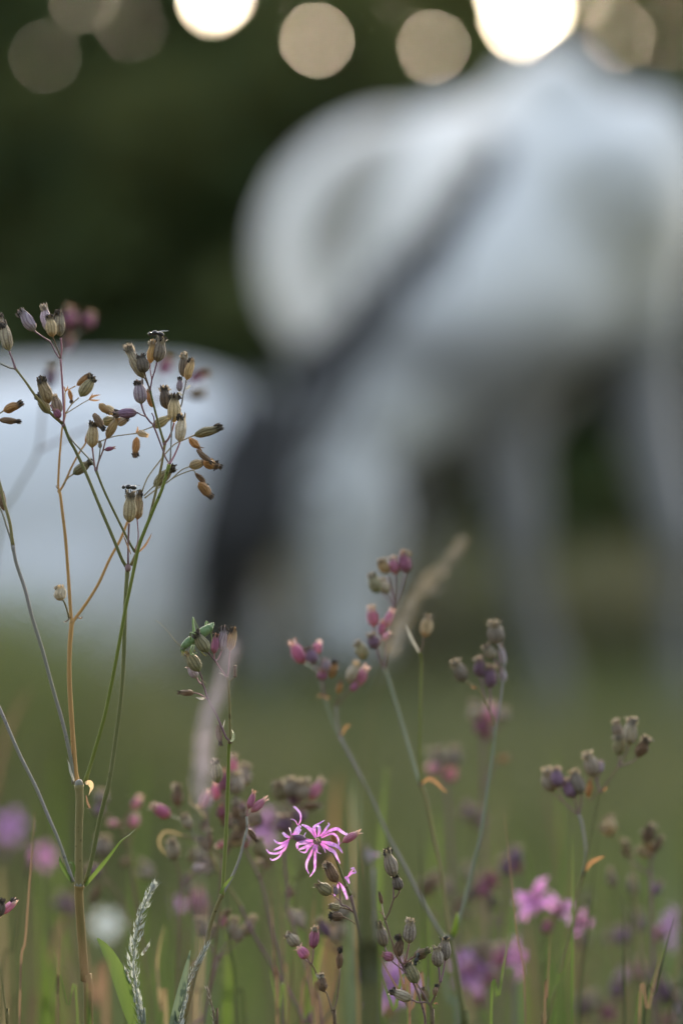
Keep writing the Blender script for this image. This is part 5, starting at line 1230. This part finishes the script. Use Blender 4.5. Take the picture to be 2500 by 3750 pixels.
while made < 46 and tries < 900:                 # more blurred blades of the sward just behind the flowers
    tries += 1
    D = rdb.uniform(1.0, 1.5); x = rdb.uniform(-60, 2560); long_ = rdb.random() < .33
    yt = rdb.uniform(2750, 3060) if long_ else rdb.uniform(3060, 3560)
    ln = rdb.uniform(-160, 160); hue = rdb.choice(['green', 'lush', 'green', 'blue', 'brown', 'brown', 'straw', 'green'])
    mk = min(MARKS, key=lambda q: abs(q[0] - x - ln))
    lab = '%s %s blurred blade leaning %s, %s the %s' % ('long' if long_ else 'short', HUES[hue], 'left' if ln < 0 else 'right', 'behind' if abs(mk[0] - x - ln) < 60 else 'left of' if x + ln < mk[0] else 'right of', mk[1])
    if lab in seen: continue
    seen.add(lab); made += 1
    o = blade(lab, D, [(x, 3950), (x + ln * .35, 3950 - (3950 - yt) * .55), (x + ln, yt)], rdb.uniform(14, 34), hue, made, rdb.uniform(-1, 1))
    o['group'] = 'slender blades behind the flowers'
made = 0; tries = 0
while made < 44 and tries < 900:                 # thin dry stalks closer to the plane of focus
    tries += 1
    D = rdb.choice([rdb.uniform(.80, .86), rdb.uniform(.92, 1.08), rdb.uniform(.92, 1.08)]); x = rdb.uniform(-40, 2540)
    yt = rdb.uniform(2960, 3600); ln = rdb.uniform(-130, 130); hue = rdb.choice(['green', 'brown', 'brown', 'dark', 'green', 'dark'])
    mk = min(MARKS, key=lambda q: abs(q[0] - x - ln))
    lab = '%s thin %s stalk leaning %s, its tip %s the %s' % ('long' if yt < 3250 else 'short', dict(HUES, dark='dark olive')[hue], 'left' if ln < 0 else 'right', 'behind' if abs(mk[0] - x - ln) < 60 else 'left of' if x + ln < mk[0] else 'right of', mk[1])
    if lab in seen: continue
    seen.add(lab); made += 1
    o = blade(lab, D, [(x, 3950), (x + ln * .45, 3950 - (3950 - yt) * .55), (x + ln, yt)], rdb.uniform(6, 11), hue, made, rdb.uniform(-.3, .3))
    o['group'] = 'thin stalks among the flowers'

# ================================================================== FLOWERS AND PLANTS OUT OF FOCUS
def petal_mesh(idx):
    rd = random.Random(500 + idx); V = []; F = []; al = []
    for ang, L, wd in ((-.55, .62, .13), (-.20, 1.0, .17), (.20, .95, .17), (.55, .60, .13)):
        ang += rd.uniform(-.06, .06)
        C = spline([Vector((.05, 0, 0)), Vector((.32, math.sin(ang) * .10, .05)), Vector((.32 + (L - .32) * .5 * math.cos(ang), .32 * math.sin(ang) * 1.1, .09)), Vector((L * math.cos(ang), L * math.sin(ang), -.05 + rd.uniform(-.15, .1)))], 4)
        m = len(C); W = [.07 + wd * math.sin(math.pi * min(1, .12 + .82 * i / (m - 1))) for i in range(m)]
        n0 = len(V); ribbon(C, W, (0, 0, 1), V, F, .15); al += [i / (m - 1) for i in range(m) for _ in range(3)]
    me = mesh('petal', V, F); a_ = me.attributes.new('along', 'FLOAT', 'POINT'); a_.data.foreach_set('value', al); me.materials.append(PETM); return me
PETK = petal_mat('petal_rosy', (.76, .36, .66), (.70, .20, .52), (.62, .24, .56))
PETS = [petal_mesh(i) for i in range(3)]
CV, CF = [], []
tube([Vector((0, 0, -.55)), Vector((0, 0, -.42)), Vector((0, 0, -.2)), Vector((0, 0, 0)), Vector((0, 0, .1))], [.05, .15, .19, .14, .05], 10, CV, CF)
CALYX = mesh('flower', CV, CF); CALYX.materials.append(CAPM['magenta'])
for nm in ('rib', 'height'):
    a_ = CALYX.attributes.new(nm, 'FLOAT', 'POINT'); a_.data.foreach_set('value', [.3] * len(CV))
def open_flower(root, x, y, D, size, nrm_, mat, rd, np_=5):
    c = at(x, y, D); S = px(size, D) / 2
    q = Vector(nrm_).normalized().to_track_quat('Z', 'Y')
    o = link('flower', CALYX, CAPM['magenta'] if mat is not PETX else CAPM['olive'], root); o.rotation_mode = 'QUATERNION'; o.rotation_quaternion = q; o.location = local(root, c); o.scale = (S, S, S)
    for k in range(np_):
        p = link('petal', PETS[k % 3], mat, o); p.rotation_euler = (0, rd.uniform(-.35, .15), 2 * math.pi * k / np_ + rd.uniform(-.2, .2))
    return o
def soft_plant(label, D, main, stems, caps, flowers, seed, stm='purple'):
    rd = random.Random(seed)
    p0 = at(main[0][0], main[0][1], D)
    root = empty('ragged_robin', (p0.x, p0.y, 0), label, 'wildflower', 'ragged robin plants far out of focus')
    add_stem(root, D, (stm, 12, 9, 0, 0, main), rd, True)
    for s in stems: add_stem(root, D, ('purple' if stm == 'lilac' else stm, 8, 6, 0, 0, s), rd)
    for c in caps: add_capsule(root, D, c, rd)
    for f in flowers: open_flower(root, f[0], f[1], D, f[2], f[3], f[4], rd, f[5] if len(f) > 5 else 5)
    return root
soft_plant('far blurred plant with faint pink capsules above the tall brown plant', 1.06, [(-80, 3900), (-60, 2600), (0, 1950), (60, 1800), (140, 1650), (165, 1450), (225, 1310), (290, 1215)], [[(140, 1650), (270, 1590), (400, 1540), (600, 1460), (700, 1400)], [(225, 1310), (245, 1240), (255, 1200)], [(300, 1210), (325, 1200)], [(165, 1450), (180, 1420)], [(560, 1475), (590, 1380)], [(640, 1440), (690, 1450)]],
    [(255, 1205, 255, 1135, 50, 'magenta', 2), (322, 1200, 334, 1150, 46, 'magenta', 2), (182, 1420, 188, 1350, 44, 'plum', 2), (590, 1375, 622, 1318, 44, 'magenta', 2), (690, 1395, 752, 1374, 36, 'magenta', 2), (690, 1450, 742, 1440, 44, 'brown', 2), (240, 1290, 262, 1240, 36, 'magenta', 0)], [], 301, 'lilac')
soft_plant('blurred plant with one lilac flower at the left edge', 1.26, [(40, 3900), (34, 3400), (30, 3060)], [], [(28, 3150, 20, 3080, 46, 'plum', 0)], [(34, 3026, 150, (.3, -1, .5), PETW)], 302, 'olive')
soft_plant('blurred plant with one round pink flower left of the thick stem', 1.24, [(170, 3900), (164, 3500), (160, 3170)], [], [(120, 3200, 108, 3140, 30, 'brown', 0)], [(160, 3137, 110, (-.2, -1, .35), PETK)], 303, 'green')
wp = soft_plant('blurred plant with a single white flower beside the feathery grass', 1.27, [(380, 3900), (392, 3650), (390, 3420)], [], [], [(390, 3386, 128, (.1, -1, .25), PETX, 6)], 304, 'green')
soft_plant('blurred plant with salmon capsules right of the thick stem', FOC + .13, [(560, 3900), (520, 3480), (497, 3263), (471, 3099), (440, 3015)], [[(440, 3015), (405, 2995), (368, 2972)], [(450, 3030), (470, 2990), (490, 2962)], [(471, 3099), (486, 3050), (490, 3030)], [(500, 3420), (440, 3290), (406, 3237), (372, 3190)], [(406, 3237), (370, 3230), (350, 3230)], [(380, 3200), (375, 3140)]],
    [(490, 3032, 490, 2984, 34, 'rose', 2), (488, 2962, 512, 2920, 28, 'rose', 0), (380, 2975, 348, 2960, 40, 'plum', 2), (372, 2950, 372, 2898, 50, 'slate', 2), (462, 3140, 450, 3170, 26, 'brown', 0), (375, 3140, 376, 3070, 62, 'slate', 2), (360, 3210, 325, 3180, 44, 'plum', 2), (360, 3240, 342, 3300, 28, 'brown', 0), (430, 3020, 400, 3010, 26, 'rose', 0)], [], 305, 'brown')
soft_plant('blurred plant with reddish capsules behind the right middle stem', 1.07, [(1790, 3900), (1776, 3300), (1768, 2900), (1766, 2700)], [[(1766, 2700), (1750, 2660), (1742, 2640)], [(1766, 2700), (1790, 2660), (1795, 2640)], [(1768, 2720), (1820, 2660), (1838, 2645)], [(1768, 2900), (1800, 2810), (1826, 2785)]],
    [(1744, 2648, 1734, 2580, 52, 'grey', 2), (1764, 2690, 1762, 2630, 54, 'magenta', 2), (1794, 2646, 1796, 2580, 46, 'rose', 2), (1836, 2640, 1848, 2598, 44, 'slate', 2), (1780, 2710, 1776, 2670, 40, 'magenta', 0), (1822, 2782, 1862, 2776, 30, 'orange', 0)], [], 306)
soft_plant('small blurred pair of grey capsules between the middle stems', 1.07, [(1700, 3900), (1660, 3300), (1640, 2960), (1630, 2860)], [[(1630, 2860), (1610, 2825)], [(1632, 2862), (1656, 2810)]], [(1612, 2815, 1602, 2750, 58, 'grey', 2), (1658, 2812, 1664, 2742, 56, 'slate', 2), (1604, 2830, 1572, 2800, 40, 'rose', 0), (1640, 2860, 1656, 2814, 44, 'pink', 0)], [], 307)
soft_plant('blurred plant with three bright pink flowers in a row at lower right', 1.03, [(2000, 3900), (1985, 3600), (1975, 3430), (1972, 3330)], [[(1985, 3560), (2060, 3420), (2125, 3385)], [(1980, 3480), (2030, 3380), (2060, 3345)]], [(1990, 3420, 2010, 3370, 34, 'magenta', 0)],
    [(1962, 3300, 205, (-.5, -.55, .7), PETK, 4), (2055, 3325, 170, (.75, -.3, .6), PETK, 3), (2128, 3378, 135, (.8, -.5, -.2), PETK, 3)], 308, 'green')
soft_plant('blurred plant with dusky capsules left of the bright pink flowers', 1.07, [(1830, 3900), (1835, 3500), (1850, 3260), (1858, 3200)], [[(1850, 3260), (1800, 3260), (1776, 3270)], [(1858, 3200), (1875, 3170)], [(1840, 3400), (1760, 3330), (1735, 3300)], [(1842, 3380), (1810, 3340)]],
    [(1855, 3205, 1846, 3146, 48, 'plum', 2), (1876, 3170, 1892, 3108, 50, 'plum', 2), (1886, 3200, 1890, 3150, 40, 'magenta', 2), (1776, 3290, 1766, 3215, 46, 'magenta', 2), (1808, 3250, 1796, 3195, 40, 'magenta', 2), (1735, 3300, 1724, 3250, 46, 'dark', 2), (1808, 3330, 1806, 3282, 40, 'dark', 2)], [], 309)
soft_plant('blurred plant with one star shaped pink flower low at the right of the dark stems', 1.05, [(1880, 3900), (1878, 3700), (1880, 3560)], [[(1878, 3640), (1830, 3560), (1824, 3530)]], [(1824, 3540, 1822, 3470, 50, 'rose', 2), (1850, 3520, 1846, 3460, 44, 'plum', 0)], [(1884, 3510, 170, (.8, -.5, .0), PETK, 4)], 310)
soft_plant('blurred plant with a large drooping pink flower and grey capsules low down', 1.08, [(1770, 3900), (1745, 3740), (1730, 3620)], [[(1745, 3700), (1780, 3600), (1770, 3520)], [(1740, 3680), (1690, 3600)]], [(1768, 3540, 1770, 3470, 58, 'olive', 2), (1690, 3610, 1686, 3560, 40, 'plum', 2), (1780, 3610, 1800, 3560, 44, 'magenta', 2), (1750, 3690, 1748, 3640, 38, 'magenta', 2), (1740, 3490, 1744, 3450, 44, 'grey', 2)], [(1728, 3560, 190, (-.3, -1, .2), PETW), (1700, 3500, 100, (-.3, -.6, .6), PETW)], 311)
soft_plant('blurred lilac pink flower behind the low dark capsules', 1.07, [(1430, 3950), (1440, 3780), (1440, 3640)], [], [(1420, 3720, 1412, 3690, 34, 'orange', 0)], [(1440, 3610, 250, (.1, -.8, .75), PETW), (1385, 3590, 120, (-.5, -.8, .4), PETW, 4)], 312)
soft_plant('blurred plant with a sideways lilac flower at the right edge', 1.10, [(2400, 3900), (2400, 3600), (2412, 3440)], [[(2405, 3560), (2340, 3450), (2330, 3410)], [(2402, 3600), (2300, 3500), (2280, 3450)]], [(2280, 3460, 2272, 3395, 60, 'plum', 2), (2332, 3415, 2334, 3345, 56, 'plum', 2), (2390, 3440, 2420, 3405, 40, 'magenta', 0)], [(2446, 3400, 190, (.85, -.4, .25), PETW)], 313)
soft_plant('blurred plant with many purple grey capsules in the bottom right corner', 1.09, [(2440, 3950), (2432, 3800), (2425, 3700)], [[(2425, 3700), (2430, 3650)], [(2432, 3760), (2475, 3720)], [(2430, 3800), (2350, 3640), (2335, 3590)], [(2350, 3640), (2385, 3570)], [(2428, 3740), (2400, 3690)]],
    [(2430, 3660, 2428, 3590, 58, 'plum', 2), (2400, 3690, 2390, 3630, 52, 'slate', 2), (2460, 3690, 2462, 3625, 52, 'plum', 2), (2475, 3740, 2492, 3680, 56, 'lilac', 2), (2335, 3595, 2330, 3520, 56, 'rose', 2), (2350, 3600, 2352, 3545, 48, 'plum', 2), (2380, 3565, 2412, 3540, 40, 'dark', 2), (2450, 3760, 2440, 3720, 40, 'magenta', 0)], [], 314)
soft_plant('blurred plant with faint violet capsules at the bottom between the right stems', 1.10, [(2180, 3950), (2180, 3820), (2170, 3740)], [[(2170, 3740), (2140, 3710)], [(2175, 3760), (2220, 3725)], [(2178, 3780), (2250, 3660)]], [(2140, 3720, 2128, 3655, 54, 'plum', 2), (2168, 3700, 2164, 3640, 50, 'slate', 2), (2220, 3735, 2224, 3680, 56, 'magenta', 2), (2252, 3660, 2262, 3590, 50, 'plum', 2), (2270, 3600, 2280, 3550, 44, 'lilac', 0)], [], 315)
soft_plant('blurred dusky pink flower behind the cricket stem near the bottom', 1.12, [(700, 3950), (690, 3600), (668, 3400)], [[(690, 3560), (720, 3400), (728, 3330)]], [(728, 3340, 724, 3260, 50, 'magenta', 0), (740, 3380, 744, 3310, 46, 'magenta', 0)], [(655, 3310, 100, (-.8, -.5, .2), PETW, 4)], 316, 'brown')
soft_plant('blurred pale pink flower just left of the sharp pink flower', 1.13, [(1010, 3950), (985, 3500), (972, 3120)], [], [], [(965, 3030, 170, (.7, -.7, .3), PETW)], 317, 'brown')
soft_plant('blurred withered pale flower in front of the dark blade', .80, [(1392, 3950), (1380, 3500), (1366, 3180)], [], [(1352, 3170, 1340, 3110, 34, 'lilac', 2)], [(1360, 3130, 66, (.2, -.6, .8), PETW, 3)], 319, 'lilac')

# ---- further plants of the thicket, each a little way behind the flowers
rdp = random.Random(4242); seen = set(); made = 0; tries = 0
TONE = {'dusky purple': ['plum', 'slate', 'slate'], 'grey olive': ['olive', 'grey', 'slate'], 'brown': ['brown', 'tan', 'brown']}
while made < 17 and tries < 500:
    tries += 1
    D = rdp.uniform(.95, 1.16); x = rdp.uniform(120, 2480); yt = rdp.uniform(3080, 3560); tone = rdp.choice(list(TONE))
    mk = min(MARKS, key=lambda q: abs(q[0] - x))
    lab = '%s ragged robin with %s capsules, %s the %s' % ('taller' if yt < 3300 else 'shorter', tone, 'behind' if abs(mk[0] - x) < 60 else 'left of' if x < mk[0] else 'right of', mk[1])
    if lab in seen: continue
    seen.add(lab); made += 1
    ln = rdp.uniform(-120, 120); sc = FOC / D
    nd = (x, yt); main = [(x - ln, 3950), (x - ln * .4, yt + (3950 - yt) * .45), nd]
    st = []; cp_ = []; fl = []
    for k in range(rdp.choice([2, 3, 3, 4])):
        a = rdp.uniform(-1.0, 1.0); L = rdp.uniform(60, 190) * sc
        e = (x + math.sin(a) * L, yt - math.cos(a) * L)
        st.append([nd, ((nd[0] + e[0]) / 2 + rdp.uniform(-8, 8), (nd[1] + e[1]) / 2), e])
        a2 = a * .6 + rdp.uniform(-.4, .4); h = rdp.uniform(60, 76) * sc
        cp_.append((e[0], e[1], e[0] + math.sin(a2) * h, e[1] - math.cos(a2) * h, rdp.uniform(32, 46) * sc, rdp.choice(TONE[tone]), 2))
        if rdp.random() < .6:
            a3 = a2 + rdp.choice([-1, 1]) * rdp.uniform(.5, .9); h *= .9
            cp_.append((e[0] + rdp.uniform(-8, 8), e[1] + 10, e[0] + math.sin(a3) * h, e[1] + 10 - math.cos(a3) * h, rdp.uniform(28, 40) * sc, rdp.choice(TONE[tone]), 2))
    o = soft_plant(lab, D, main, st, cp_, fl, 600 + made, rdp.choice(['purple', 'brown', 'olive', 'green']))
    o['group'] = 'ragged robin plants in the thicket'
